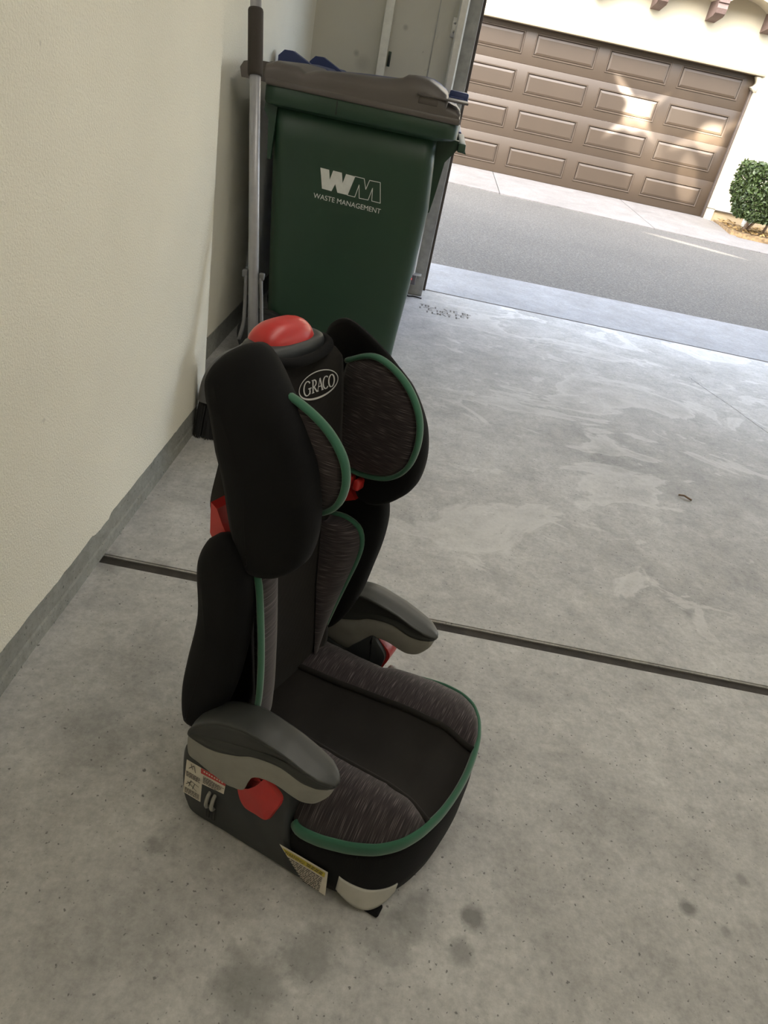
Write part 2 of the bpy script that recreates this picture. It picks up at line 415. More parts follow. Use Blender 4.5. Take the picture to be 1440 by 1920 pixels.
# concrete stem wall under the plaster
V, F = [], []; n = 160
for i in range(n+1):
    y = lerp(YB, WJ, i/n); w = 0.0025*noise.noise(Vector((0, y*6, 0)))
    prof = [(-0.15, 0.0), (0.004+w, 0.0), (0.0015+w, 0.028), (-0.001+w, 0.034), (-0.003+w*0.6, 0.094), (-0.15, 0.094)]
    V += [(px, y, pz) for px, pz in prof]
for i in range(n):
    for k in range(6):
        F.append((i*6+k, i*6+(k+1) % 6, (i+1)*6+(k+1) % 6, (i+1)*6+k))
F += [tuple(range(6)), tuple(n*6+k for k in range(5, -1, -1))]
struct(mesh('baseboard_left', V, F, M['curb'], smooth=False))
struct(box('baseboard_left', (-0.255, WJ, 0.0), (-0.152, YE, 0.095), M['curb']))
# end wall with the door opening, seen from inside; stubs and header
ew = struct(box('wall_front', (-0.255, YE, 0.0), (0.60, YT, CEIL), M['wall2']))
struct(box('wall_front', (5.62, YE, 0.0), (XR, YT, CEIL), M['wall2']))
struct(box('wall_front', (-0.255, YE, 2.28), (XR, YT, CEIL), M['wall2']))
struct(box('wall_right', (XR, YB, 0.0), (XR+0.15, YT, CEIL), M['wall']))
struct(box('wall_back', (-0.15, YB-0.15, 0.0), (XR, YB, CEIL), M['wall']))
struct(box('ceiling', (-0.255, YB-0.15, CEIL), (XR+0.15, YT, CEIL+0.12), M['roof']))
# the storey above, outside (blocks the sky as a house does)
up_w = struct(box('wall_outer', (-4.0, YT, 2.28), (12.0, YT+0.12, 5.6), M['facade']))
struct(box('wall_outer', (-4.0, YT, -0.05), (0.60, YT+0.12, 2.28), M['facade']))
struct(box('wall_outer', (5.62, YT, -0.05), (12.0, YT+0.12, 2.28), M['facade']))
# wooden jamb, weather strip, panel seam
struct(box('trim_1', (0.60, YE-0.005, 0.0), (JX-0.018, YT+0.10, 2.28), M['jamb'], bev=0.003))
struct(box('trim_2', (JX-0.018, YT-0.02, 0.0), (JX, YT+0.10, 2.28), M['darkstrip'], bev=0.002))
struct(box('trim_3', (5.50, YE-0.005, 0.0), (5.62, YT+0.10, 2.28), M['jamb'], bev=0.003))
struct(box('trim_4', (0.60, YE-0.005, 2.18), (5.62, YT+0.10, 2.28), M['jamb'], bev=0.003))
struct(box('trim_5', (0.487, YE-0.0035, 0.0), (0.492, YE+0.001, CEIL), M['jamb']))
# ------------------------------------------------------------------ outside ground
def ground(name, poly, z, th, mat, kind='structure', parent=None, zf=None):
    bm = bmesh.new(); t = [bm.verts.new((x, y, (zf(x, y) if zf else z))) for x, y in poly]
    b = [bm.verts.new((x, y, (zf(x, y) if zf else z)-th)) for x, y in poly]; m = len(poly)
    bm.faces.new(t); bm.faces.new(b[::-1])
    for i in range(m): bm.faces.new((t[i], b[i], b[(i+1) % m], t[(i+1) % m]))
    o = bm_obj(name, bm, mat, parent, smooth=False)
    if parent is None: o['kind'] = kind
    return o
apz = lambda x, y: -0.012-(y-YT)*0.03
def apy(x): return 5.72+0.05*x*0.98
ap = ground('trim_6', [(-4, YT+0.013), (-4, 5.55), (-0.3, apy(-0.3)), (-0.3, YT+0.013)], 0, 0.15, M['apron'], zf=apz)
ap.name = 'apron'
for a, b in ((-0.294, 3.9), (3.906, 8.0), (8.006, 12.0)):
    ground('slab', [(a, YT+0.027), (a, apy(a)), (b, apy(b)), (b, YT+0.027)], 0, 0.15, M['apron'], parent=ap, zf=apz)
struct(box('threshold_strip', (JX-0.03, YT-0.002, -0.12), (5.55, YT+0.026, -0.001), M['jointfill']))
ROADZ = -0.062
road = ground('asphalt_road', [(-14, 5.3), (-14, 13.6), (22, 13.6), (22, 5.3)], ROADZ, 0.1, M['asphalt'])
dvz = lambda x, y: ROADZ+0.012+max(0, (y-10.9))*0.018
def dvy(x): return 11.28-0.08*x
dw = ground('driveway', [(-8, dvy(-8)), (-8, 13.7), (-1.6, 13.7), (-1.6, dvy(-1.6))], 0, 0.15, M['driveway'], zf=dvz)
for a, b in ((-1.588, 1.595), (1.607, 3.835), (3.847, 5.34)):
    pts = [(a, dvy(a)), (a, 13.72), (b, 13.72), (b, dvy(b))]
    ground('slab', pts, 0, 0.15, M['driveway'], parent=dw, zf=dvz)
ground('slab', [(5.35, dvy(5.35)), (5.35, 13.3), (5.42, 13.3), (5.24, 11.92), (6.2, 11.80), (9, 11.6), (14, 11.3), (14, dvy(14)+0.0)], 0, 0.15, M['driveway'], parent=dw, zf=dvz)

# ------------------------------------------------------------------ far house
FY = 13.40
GL, GR, GT = 0.44, 5.30, 2.10
house = empty('townhouse', (3.0, FY, 0)); tag(house, 'cream stucco house across the alley with brown garage door and arched eaves', 'house')
def hb(name, lo, hi, mat, bev=0.0, par=house, off=(3.0, FY, 0)):
    return box(name, [lo[i]-off[i] for i in range(3)], [hi[i]-off[i] for i in range(3)], mat, par, bev=bev)
wallp = hb('wall', (-6, FY, 0.16), (GL, FY+0.3, 6.0), M['facade'])
hb('wall', (GR, FY, 0.16), (14, FY+0.3, 6.0), M['facade']); hb('wall', (GL, FY, GT+0.03), (GR, FY+0.3, 6.0), M['facade'])
hb('wall', (-6, FY+0.02, -0.1), (GL, FY+0.3, 0.16), M['facade_base']); hb('wall', (GR+0.12, FY+0.02, -0.1), (14, FY+0.3, 0.15), M['facade_base'])
hb('wall', (GR, FY, -0.1), (GR+0.12, FY+0.3, 0.17), M['facade'])
hb('screed', (GR+0.12, FY-0.012, 0.145), (14, FY+0.02, 0.16), M['darkstrip'])
hb('header_trim', (GL-0.08, FY-0.045, GT+0.0), (GR+0.06, FY+0.12, GT+0.045), M['headertrim'], 0.008)
# scalloped corner of the opening
for sgn, xc in ((1, GL), (-1, GR)):
    prof = [(0, 0), (0.055, -0.01), (0.03, -0.05), (0.012, -0.10), (0.05, -0.15), (0.085, -0.155), (0.05, -0.185), (0.0, -0.22)]
    pts = spline([(a, b, 0) for a, b in prof], 26); P2 = [Vector((0, 0, 0))]+pts
    R = [[Vector((xc+sgn*-0.0+sgn*q.x*0.9-3.0, yy-FY, GT+q.y)) for q in pts] + [Vector((xc-sgn*0.03-3.0, yy-FY, GT-0.22)), Vector((xc-sgn*0.03-3.0, yy-FY, GT))] for yy in (FY-0.01, FY+0.12)]
    rings('corner_scroll', R, M['facade'], house)
# corbels and arched overhang
CX = [0.83+0.855*k for k in range(-4, 12)]
prof = [(0.0, 2.62), (-0.34, 2.665), (-0.40, 2.70), (-0.425, 2.76), (-0.405, 2.82), (-0.43, 2.83), (-0.43, 3.05), (0.0, 3.05)]
for x in CX:
    R = [[Vector((xx-3.0, a, b)) for a, b in prof] for xx in (x-0.075, x+0.075)]
    sharpen(rings('corbel', R, M['corbel'], house), 30)
V, F = [], []
for k in range(len(CX)-1):
    a, b = CX[k], CX[k+1]; w = b-a; st = 14
    pr = []
    for i in range(st+1):
        t = i/st; pr.append((a+w*t, 2.80+0.17*math.sin(PI*t)**0.8))
    base = len(V)
    for (x, z) in pr:
        for y in (-0.40, 0.0):
            V.append((x-3.0, y, z)); V.append((x-3.0, y, 3.35))
    for i in range(st):
        q = base+i*4; r = q+4
        F += [(q, r, r+1, q+1), (q, q+2, r+2, r), (q+1, r+1, r+3, q+3), (q+2, q+3, r+3, r+2)]
mesh('arched_overhang', V, F, M['facade'], house, smooth=False)
hb('ledge', (-6, FY-0.47, 3.10), (14, FY-0.39, 3.17), M['facade'], 0.01)
hb('wall', (-6, FY-0.40, 3.35), (14, FY, 6.0), M['facade'])
# far garage door: four sections, four raised panels each
gd = empty('garage_door', ((GL+GR)/2, FY+0.12, -0.0)); tag(gd, 'brown panelled garage door of the house across the alley', 'garage door')
ox, oy = (GL+GR)/2, FY+0.12
rows = [(0.0, 0.5495), (0.55, 1.0745), (1.075, 1.5995), (1.60, 2.13)]
cols = [0.60, 1.77, 2.95, 4.12]
for (z0, z1) in rows:
    s = box('section', (GL-ox-0.02, 0, z0), (GR-ox+0.02, 0.05, z1), M['door'], gd, bev=0.004)
    zb = z0+0.12; zt = zb+0.315
    for c in cols:
        # moulded frame: raised lip, recess, raised centre
        x0, x1 = c-ox, c+1.0-ox; bm = bmesh.new()
        def ringv(d, y): return [bm.verts.new((x0+d, y, zb+d)), bm.verts.new((x1-d, y, zb+d)), bm.verts.new((x1-d, y, zt-d)), bm.verts.new((x0+d, y, zt-d))]
        R = [ringv(0, 0.001), ringv(0.006, -0.010), ringv(0.016, -0.010), ringv(0.026, 0.0), ringv(0.032, 0.0), ringv(0.062, -0.009)]
        for a, b in zip(R, R[1:]):
            for i in range(4): bm.faces.new((a[i], a[(i+1) % 4], b[(i+1) % 4], b[i]))
        bm.faces.new(R[-1])
        bm_obj('raised_panel', bm, M['door'], s, smooth=False)
hb('door_stop', (GR-0.035, FY+0.06, -0.02), (GR, FY+0.125, GT-0.2), M['darkstrip'], 0.004)

# planter with shrub
bed = ground('planting_bed', [(5.30, 12.05), (5.47, 13.42), (14, 13.42), (14, 11.45), (6.2, 11.92)], 0.0, 0.12, M['soil'], kind='structure', zf=lambda x, y: 0.02+0.01*math.sin(x*7+y*5))
lit = []
random.seed(3)
V, F = [], []
for i in range(900):
    x = random.uniform(5.32, 7.2); y = random.uniform(12.0, 13.3)
    if y < 12.05-(x-5.3)*0.12: continue
    if x < 5.32+(y-12.05)*0.13 or (5.72 < x < 6.0 and y > 12.87): continue
    c = Vector((x, y, 0.035+random.random()*0.03)); a = random.random()*6.28; s = random.uniform(0.02, 0.05)
    d = Vector((math.cos(a), math.sin(a), random.uniform(-.4, .4)))*s; e = Vector((-math.sin(a), math.cos(a), random.uniform(-.4, .4)))*s*0.5
    b = len(V); V += [c-d, c+e, c+d, c-e]; F.append((b, b+1, b+2, b+3))
dl = mesh('dry_leaves', V, F, M['dryleaf'], smooth=False); tag(dl, 'litter of dry yellow leaves lying under the clipped shrub', 'leaf litter', kind='stuff')
sh = empty('clipped_shrub', (5.72, 12.35, 0.0)); tag(sh, 'square clipped green shrub on short trunks by the cream wall', 'shrub')
V, F = [], []
random.seed(11)
for i in range(9000):
    face = random.random()
    hx, hy, z0, z1 = 0.50, 0.42, 0.21, 0.95
    p = Vector((random.uniform(-hx, hx), random.uniform(-hy, hy), random.uniform(z0, z1)))
    k = random.random()
    if k < 0.42: p.y = -hy+random.uniform(-0.03, 0.06)
    elif k < 0.62: p.x = -hx+random.uniform(-0.03, 0.06)
    elif k < 0.82: p.z = z1+random.uniform(-0.06, 0.03)
    elif k < 0.9: p.x = hx-random.uniform(-0.03, 0.06)
    t = (p.z-z0)/(z1-z0); sx = 0.72+0.28*min(1, t*2.2)
    p.x *= sx; p.y *= sx; p.x += 0.08; p.z += 0.04*noise.noise(p*5)
    nrm = Vector((random.gauss(0, 1), random.gauss(-0.5, 1), random.gauss(0.4, 1))).normalized()
    a = nrm.orthogonal().normalized(); a.rotate(Matrix.Rotation(random.random()*6.28, 3, nrm)); b_ = nrm.cross(a)
    s = random.uniform(0.024, 0.042); bb = len(V)
    V += [p-a*s, p+b_*s*0.5+nrm*0.004, p+a*s, p-b_*s*0.5+nrm*0.004]; F += [(bb, bb+1, bb+2), (bb, bb+2, bb+3)]
fo = mesh('foliage', V, F, M['leaf'], sh, smooth=False); fo['kind'] = 'stuff'
tube('trunk', [(-0.13, 0.0, 0), (-0.11, 0, .12), (-0.06, 0, .26), (0.02, 0, .42)], 0.03, mat=M['bark'], parent=sh, n=8, upv=(0, 1, 0))
tube('trunk', [(-0.11, 0.02, 0), (-0.04, 0.02, .12), (0.03, 0.02, .24), (0.10, 0, .42)], 0.024, mat=M['bark'], parent=sh, n=8, upv=(0, 1, 0))
tube('trunk', [(0.22, 0.12, 0), (0.25, 0.12, .14), (0.28, 0.12, .42)], 0.022, mat=M['bark'], parent=sh, n=8, upv=(0, 1, 0))
mb = box('utility_box', (5.80, 12.95, 0.0), (5.92, 13.05, 0.30), M['trimwhite'], bev=0.006); tag(mb, 'small white box standing behind the shrub trunk', 'utility box')

# ------------------------------------------------------------------ garage door hardware, end wall things
tr = empty('door_track', (0.615, YE-0.03, 0.0)); tag(tr, 'galvanised vertical garage door track beside the grey jamb', 'door track')
R = []
prof = [(-0.024, 0.024), (-0.024, -0.02), (-0.016, -0.026), (0.016, -0.026), (0.024, -0.02), (0.024, -0.005), (0.021, -0.005), (0.021, -0.018), (0.014, -0.023), (-0.014, -0.023), (-0.021, -0.018), (-0.021, 0.024)]
R = [[Vector((a, b, z)) for a, b in prof] for z in (0.10, 2.30)]
rings('rail', R, M['steel'], tr, smooth=False)
bk = box('bracket', (-0.045, 0.018, 1.36), (0.012, 0.032, 1.45), M['steel'], tr, bev=0.002)
for q in ((-0.032, 1.385), (-0.032, 1.425), (-0.012, 1.405)):
    bm = bmesh.new(); bmesh.ops.create_cone(bm, cap_ends=True, segments=8, radius1=0.006, radius2=0.005, depth=0.006, matrix=Matrix.Translation((q[0], 0.015, q[1])) @ Matrix.Rotation(PI/2, 4, 'X'))
    bm_obj('bolt', bm, M['steel'], bk)
bk2 = box('bracket', (-0.045, 0.018, 0.42), (0.012, 0.032, 0.50), M['steel'], tr, bev=0.002)
se = empty('safety_sensor', (0.63, YE-0.055, 0.0)); tag(se, 'small grey door sensor with red light near the jamb foot', 'sensor')
box('housing', (-0.03, -0.02, 0.075), (0.022, 0.022, 0.135), M['broomgrey'], se, bev=0.005)
box('bracket', (-0.035, -0.022, 0.133), (0.05, 0.03, 0.141), M['steel'], se, bev=0.001)
bm = bmesh.new(); bmesh.ops.create_uvsphere(bm, u_segments=10, v_segments=6, radius=0.009, matrix=Matrix.Translation((-0.012, -0.022, 0.110)))
mled, _n, _b2 = new_mat('red_led'); _b2.inputs['Base Color'].default_value = (0.7, 0.02, 0.02, 1); _b2.inputs['Emission Color'].default_value = (1, 0.03, 0.03, 1); _b2.inputs['Emission Strength'].default_value = 1.5
bm_obj('indicator_light', bm, mled, se)
wr = tube('sensor_wire', spline([(0.585, 4.52, 0.06), (0.590, 4.50, 0.03), (0.62, 4.47, 0.006), (0.66, 4.485, 0.006), (0.71, 4.475, 0.005)], 20), 0.004, mat=M['tyre'], n=6)
tag(wr, 'short dark wire lying on the floor below the door sensor', 'wire')
bd = empty('white_board', (0.235, YE-0.03, 0.0)); tag(bd, 'narrow white wooden board standing against the end wall behind the bins', 'board')
box('board', (-0.022, -0.012, 0.0), (0.022, 0.012, 2.3), M['trimwhite'], bd, bev=0.002)
hk = empty('wall_hook', (0.262, YE, 1.205)); tag(hk, 'small dark hook on the end wall beside the white board', 'hook')
box('plate', (0.0, -0.006, -0.035), (0.016, 0.0, 0.035), M['bin'], hk, bev=0.002)
tube('hook', [(0.008, -0.004, 0.02), (0.010, -0.03, 0.012), (0.012, -0.038, -0.01), (0.012, -0.03, -0.025)], 0.005, mat=M['tyre'], parent=hk, n=6, upv=(1, 0, 0))
for lx, lb in ((1.3, 'added long fill light above the car seat, out of view'), (4.3, 'added long fill light over the right half of the garage, out of view')):
    cl = empty('fill_fixture', (lx, 0.9, CEIL)); tag(cl, lb, 'lamp')  # unseen fixture, added to hold the fill light
    box('housing', (-0.16, -1.25, -0.06), (0.16, 1.25, 0), M['trimwhite'], cl, bev=0.01)
    box('diffuser', (-0.14, -1.22, -0.09), (0.14, 1.22, -0.06), M['fillglass'], cl, bev=0.01)

# ------------------------------------------------------------------ wheelie bins
def rrect(x0, x1, y0, y1, r, z, n=6):
    out = []
    for cx, cy, a0 in ((x1-r, y1-r, 0), (x0+r, y1-r, PI/2), (x0+r, y0+r, PI), (x1-r, y0+r, 1.5*PI)):
        for k in range(n+1):
            a = a0+PI/2*k/n; out.append(Vector((cx+r*math.cos(a), cy+r*math.sin(a), z)))
    return out
def wheelie_bin(name, loc, matb, matl, label):
    b = empty(name, loc); tag(b, label, 'bin', 'wheelie bins by the end wall')
    # body in local space: x along the depth (0 = hinge side), y from 0 (near face) to 0.66
    lv = [(0.062, 0.598, 0.075, 0.60, 0.05, 0.02), (0.055, 0.606, 0.072, 0.603, 0.06, 0.05), (0.05, 0.612, 0.068, 0.607, 0.06, 0.20),
          (0.035, 0.630, 0.055, 0.62, 0.06, 0.48), (0.022, 0.640, 0.043, 0.632, 0.055, 0.73), (0.015, 0.628, 0.036, 0.640, 0.05, 0.88), (0.012, 0.618, 0.030, 0.645, 0.045, 0.99)]
    rings('body', [rrect(x0, x1, y0, y1, r, z) for x0, x1, y0, y1, r, z in lv], matb, b)
    R = [rrect(*a) for a in ((0.012, 0.625, 0.028, 0.647, 0.045, 0.975), (-0.018, 0.672, 0.0, 0.672, 0.05, 0.985), (-0.020, 0.690, -0.004, 0.676, 0.05, 0.992), (-0.020, 0.692, -0.004, 0.676, 0.05, 1.036), (-0.016, 0.688, 0.0, 0.672, 0.05, 1.044), (0.01, 0.66, 0.03, 0.645, 0.05, 1.046))]
    rim = rings('rim', R, matb, b); sharpen(rim, 40)
    for yy in (0.0, ):
        box('seam', (0.246, -0.0062, 0.992), (0.249, 0.0, 1.036), M['tyre'], rim)
    # lift pocket under the rim on the front side, rear flange by the hinge
    prof = [(0.62, 0.985), (0.70, 0.985), (0.725, 0.97), (0.738, 0.945), (0.70, 0.952), (0.665, 0.905), (0.655, 0.80), (0.645, 0.72), (0.62, 0.70)]
    R = [[Vector((x, y, z)) for x, z in prof] for y in (0.13, 0.165)]
    sharpen(rings('lift_bracket', R, matb, b, smooth=False)); R = [[Vector((x, y, z)) for x, z in prof] for y in (0.58, 0.615)]
    sharpen(rings('lift_bracket', R, matb, b, smooth=False))
    box('lift_bar', (0.70, 0.03, 0.955), (0.728, 0.615, 0.985), matb, b, bev=0.005)
    prof = [(0.03, 0.985), (-0.015, 0.985), (-0.018, 0.96), (0.0, 0.93), (0.008, 0.80), (0.02, 0.80)]
    R = [[Vector((x, y, z)) for x, z in prof] for y in (0.035, 0.06)]
    sharpen(rings('rear_flange', R, matb, b, smooth=False))
    # lid: profile along x, rounded over the sides
    prof = [(-0.015, 1.046), (-0.02, 1.075), (-0.018, 1.105), (0.018, 1.118), (0.094, 1.114), (0.122, 1.100), (0.145, 1.110), (0.172, 1.117), (0.245, 1.123), (0.357, 1.131), (0.420, 1.138), (0.459, 1.147), (0.478, 1.160),
            (0.500, 1.163), (0.551, 1.160), (0.585, 1.147), (0.622, 1.128), (0.630, 1.112), (0.632, 1.098), (0.668, 1.090), (0.684, 1.078), (0.688, 1.046)]
    P = [Vector((x, z)) for x, z in prof]; n = len(P); c = Vector((0.33, 1.06))
    def ring(y, dz, sx):
        out = []
        for q in P:
            z = 1.046+(q.y-1.046)*dz; out.append(Vector((c.x+(q.x-c.x)*sx, y, z)))
        return out
    lid = rings('lid', [ring(-0.008, 0.42, 0.985), ring(-0.009, 0.60, 0.992), ring(-0.003, 0.80, 0.996), ring(0.014, 0.95, 1), ring(0.05, 1, 1), ring(0.62, 1, 1), ring(0.658, 0.95, 1), ring(0.675, 0.80, 0.996), ring(0.681, 0.6, 0.992), ring(0.680, 0.42, 0.985)], matl, b)
    sharpen(lid, 40)
    box('lid_lip', (-0.012, -0.010, 1.040), (0.688, 0.682, 1.062), matl, lid, bev=0.006)
    # front grip plate
    g = box('grip', (0.522, -0.018, 1.107), (0.704, 0.30, 1.114), matl, lid, bev=0.003)
    g2 = box('grip_recess_shade', (0.528, -0.0095, 1.082), (0.600, 0.01, 1.106), M['tyre'] if matl is M['tyre'] else M['lidrec'], lid, bev=0.004)  # solid block, darker to paint the shade of a recess
    for y0 in (0.02, 0.30, 0.60):
        prof2 = [(-0.105, 1.045), (-0.112, 1.075), (-0.10, 1.095), (-0.06, 1.106), (0.03, 1.108), (0.03, 1.05), (-0.02, 1.045)]
        R = [[Vector((x, y, z)) for x, z in prof2] for y in (y0, y0+0.055)]
        sharpen(rings('hinge', R, matl, lid, smooth=False))
    # wheels at the hinge side
    for y in (0.02, 0.60):
        bm = bmesh.new(); bmesh.ops.create_cone(bm, cap_ends=True, segments=28, radius1=0.115, radius2=0.115, depth=0.05, matrix=Matrix.Translation((0.06, y+0.025, 0.115)) @ Matrix.Rotation(PI/2, 4, 'X'))
        bmesh.ops.bevel(bm, geom=[e for e in bm.edges if e.calc_face_angle(0) > 0.8], offset=0.012, segments=2, affect='EDGES')
        w = bm_obj('wheel', bm, M['tyre'], b); sharpen(w, 40)
    tube('axle', [(0.06, 0.02, 0.115), (0.06, 0.65, 0.115)], 0.011, mat=M['steel'], parent=b, n=8)
    for y0 in (0.10, 0.50): box('foot', (0.50, y0, 0.0), (0.60, y0+0.07, 0.03), matb, b, bev=0.006)
    return b
M['lidrec'] = plain('lid_recess_shade', (0.07, 0.058, 0.05), 0.6)  # lid colour darkened: recess shade put into the colour
BX, BY = 0.0, 2.885
green_bin = wheelie_bin('wheelie_bin', (BX, BY, 0), M['bin'], M['lid'], 'green wheelie bin with taupe lid and white lettering behind the car seat')
blue_bin = wheelie_bin('wheelie_bin', (-0.01, 3.60, 0), M['binblue'], M['binblue'], 'blue wheelie bin mostly hidden behind the green bin')
for x0 in (-0.065, 0.035):
    prof = [(-0.03, 1.05), (-0.03, 1.125), (-0.005, 1.15), (0.03, 1.152), (0.10, 1.122), (0.14, 1.105), (0.14, 1.05)]
    R = [[Vector((x+x0-0.03, y, z)) for x, z in prof] for y in (0.03+(x0+0.065)*2.2, 0.085+(x0+0.065)*2.2)]
    rings('handle', R, M['binblue'], blue_bin, smooth=False)
box('front_grip', (0.64, 0.0, 1.09), (0.725, 0.25, 1.135), M['binblue'], blue_bin, bev=0.008)
# print on the near face of the green bin: points are (x, z) on the wall of the bin
def binface(x, z, w=0.0):
    return (x-BX, table(z, [(0.20, 0.068), (0.48, 0.055), (0.73, 0.043), (0.88, 0.036), (0.99, 0.030)])-0.0012-w, z)
def poly_print(name, loops, mat, parent, fn, depth=0.0008):
    cu = bpy.data.curves.new(name, 'CURVE'); cu.dimensions = '2D'; cu.fill_mode = 'BOTH'; cu.extrude = 0.0
    for lp in loops:
        s = cu.splines.new('POLY'); s.points.add(len(lp)-1); s.use_cyclic_u = True
        for p, q in zip(s.points, lp): p.co = (q[0], q[1], 0, 1)
    t = bpy.data.objects.new(name, cu); COL.objects.link(t)
    dg = bpy.context.evaluated_depsgraph_get(); me = bpy.data.meshes.new_from_object(t.evaluated_get(dg))
    bpy.data.objects.remove(t); bpy.data.curves.remove(cu)
    for v in me.vertices: v.co = Vector(fn(v.co.x, v.co.y, v.co.z))
    me.materials.clear(); me.materials.append(mat)
    return link(name, me, None, parent, smooth=False)
WP = [(0.2107, 0.8076), (0.2446, 0.8065), (0.2512, 0.7729), (0.2596, 0.8068), (0.2933, 0.8057), (0.3012, 0.7709), (0.3097, 0.8045), (0.3441, 0.8027), (0.3253, 0.7328), (0.2863, 0.7338), (0.274, 0.7617), (0.2631, 0.7345), (0.226, 0.7365)]
MP = [(0.3441, 0.8027), (0.3798, 0.8019), (0.3916, 0.7664), (0.4009, 0.8001), (0.4419, 0.8003), (0.4544, 0.729), (0.421, 0.7304), (0.4165, 0.7752), (0.4064, 0.7309), (0.3718, 0.7308), (0.3641, 0.7767), (0.3544, 0.7313), (0.3253, 0.7328)]
poly_print('logo_letter', [WP], M['logo'], green_bin, binface)
def stroke_loop(pts, hw, closed=True):
    """outline strokes as small quads"""
    out = []
    m = len(pts)
    for i in range(m if closed else m-1):
        a = Vector(pts[i]); b = Vector(pts[(i+1) % m]); t = (b-a).normalized(); nn = Vector((-t.y, t.x))*hw; a = a-t*hw*0.6; b = b+t*hw*0.6
        out.append([tuple(a+nn), tuple(b+nn), tuple(b-nn), tuple(a-nn)])
    return out
def quads_mesh(name, quads, mat, parent, fn):
    V, F = [], []
    for q in quads:
        b = len(V); V += [fn(x, z, 0.0) for x, z in q]; F.append(tuple(range(b, b+len(q))))
    return mesh(name, V, F, mat, parent, smooth=False)
quads_mesh('logo_letter', stroke_loop(MP, 0.0012), M['logo'], green_bin, binface)
text_mesh('lettering', 'WASTE MANAGEMENT', 0.0255, M['logo'], green_bin, lambda u, v, w: binface(0.197+u, 0.6985-u*0.028+v, 0), extrude=0, width=0.264)

# ------------------------------------------------------------------ broom with clip-on dustpan hood
br = empty('broom', (0.200, 2.19, 0.0)); tag(br, 'grey broom with black bristles standing between wall and green bin', 'broom')
H0, H1 = Vector((-0.018, -0.005, 0.24)), Vector((-0.210, 0.38, 1.50))
def hp(z): return H0.lerp(H1, (z-H0.z)/(H1.z-H0.z))
tube('handle', [hp(0.24), hp(0.8), hp(1.40)], 0.0165, mat=M['handle'], parent=br, n=16, upv=(0, 1, 0))
tube('grip', [hp(1.075), hp(1.08), hp(1.235), hp(1.24)], 0.0225, mat=M['foam'], parent=br, n=16, upv=(0, 1, 0), radii=[0.92, 1, 1, 0.92])
for s in (-1, 1):
    tube('clip_arm', spline([hp(0.535)+Vector((s*0.024, 0, 0)), hp(0.47)+Vector((s*0.026, 0, 0)), hp(0.40)+Vector((s*0.030, -0.004, 0)), hp(0.345)+Vector((s*0.045, -0.006, 0))], 14), 0.006, 0.009, mat=M['broomgrey'], parent=br, n=8, upv=(0, 1, 0))
    o = box('clip_tip', (-0.008, -0.009, -0.01), (0.008, 0.009, 0.012), M['broomgrey'], br, bev=0.003, mtx=Matrix.Translation(hp(0.54)+Vector((s*0.027, 0, 0))))
half = [(0.0, 0.385), (0.045, 0.358), (0.08, 0.325), (0.120, 0.298), (0.155, 0.258), (0.178, 0.20), (0.188, 0.13)]
outl = [(-a, b) for a, b in half[::-1]] + half[1:]
R = []
sm = spline([(a, b, 0) for a, b in outl], 40)
def hood(t, y0, y1):
    return [Vector((p.x*t, y, max(0.12, 0.12+(p.y-0.12)*t))) for p in sm for y in (y0,)]
V, F = [], []
ringsH = [hood(0.0, -0.055, 0), hood(0.6, -0.052, 0), hood(0.93, -0.045, 0), hood(1.0, -0.032, 0), hood(1.0, 0.012, 0), hood(0.93, 0.024, 0), hood(0.0, 0.03, 0)]
rings('hood', ringsH, M['broomgrey'], br, closed=False, cap=False)
for k in range(-4, 5):
    if k == 0: continue
    x = k*0.030; z = table(abs(x), half)-0.062
    box('slot', (x-0.004, -0.0565, z-0.016), (x+0.004, -0.047, z+0.012), M['tyre'], br, bev=0.002)
V, F = [], []
random.seed(5)
for i in range(2200):
    x = random.uniform(-0.180, 0.180); y = random.uniform(-0.03, 0.03)
    a = Vector((x, y, 0.15)); b_ = Vector((x*1.07+random.uniform(-.006, .006), y*1.5-0.01+random.uniform(-.008, .008), random.uniform(0.001, 0.006)))
    w = 0.0016; bb = len(V)
    V += [a+Vector((-w, 0, 0)), a+Vector((w, 0, 0)), a+Vector((0, w, 0)), b_+Vector((-w, 0, 0)), b_+Vector((w, 0, 0)), b_+Vector((0, w, 0))]
    F += [(bb, bb+1, bb+4, bb+3), (bb+1, bb+2, bb+5, bb+4), (bb+2, bb, bb+3, bb+5)]
bs = mesh('bristles', V, F, M['bristle'], br, smooth=False); bs['kind'] = 'stuff'

# ------------------------------------------------------------------ child car seat; local axes: x forward, y to its left (away from the camera), z up
TH = math.radians(-21.2)
SO = Vector((0.49277, 0.98135, 0.0))
seat = empty('child_car_seat', SO, TH); tag(seat, 'black high-back child booster seat with red buttons and green piping on the garage floor', 'car seat')

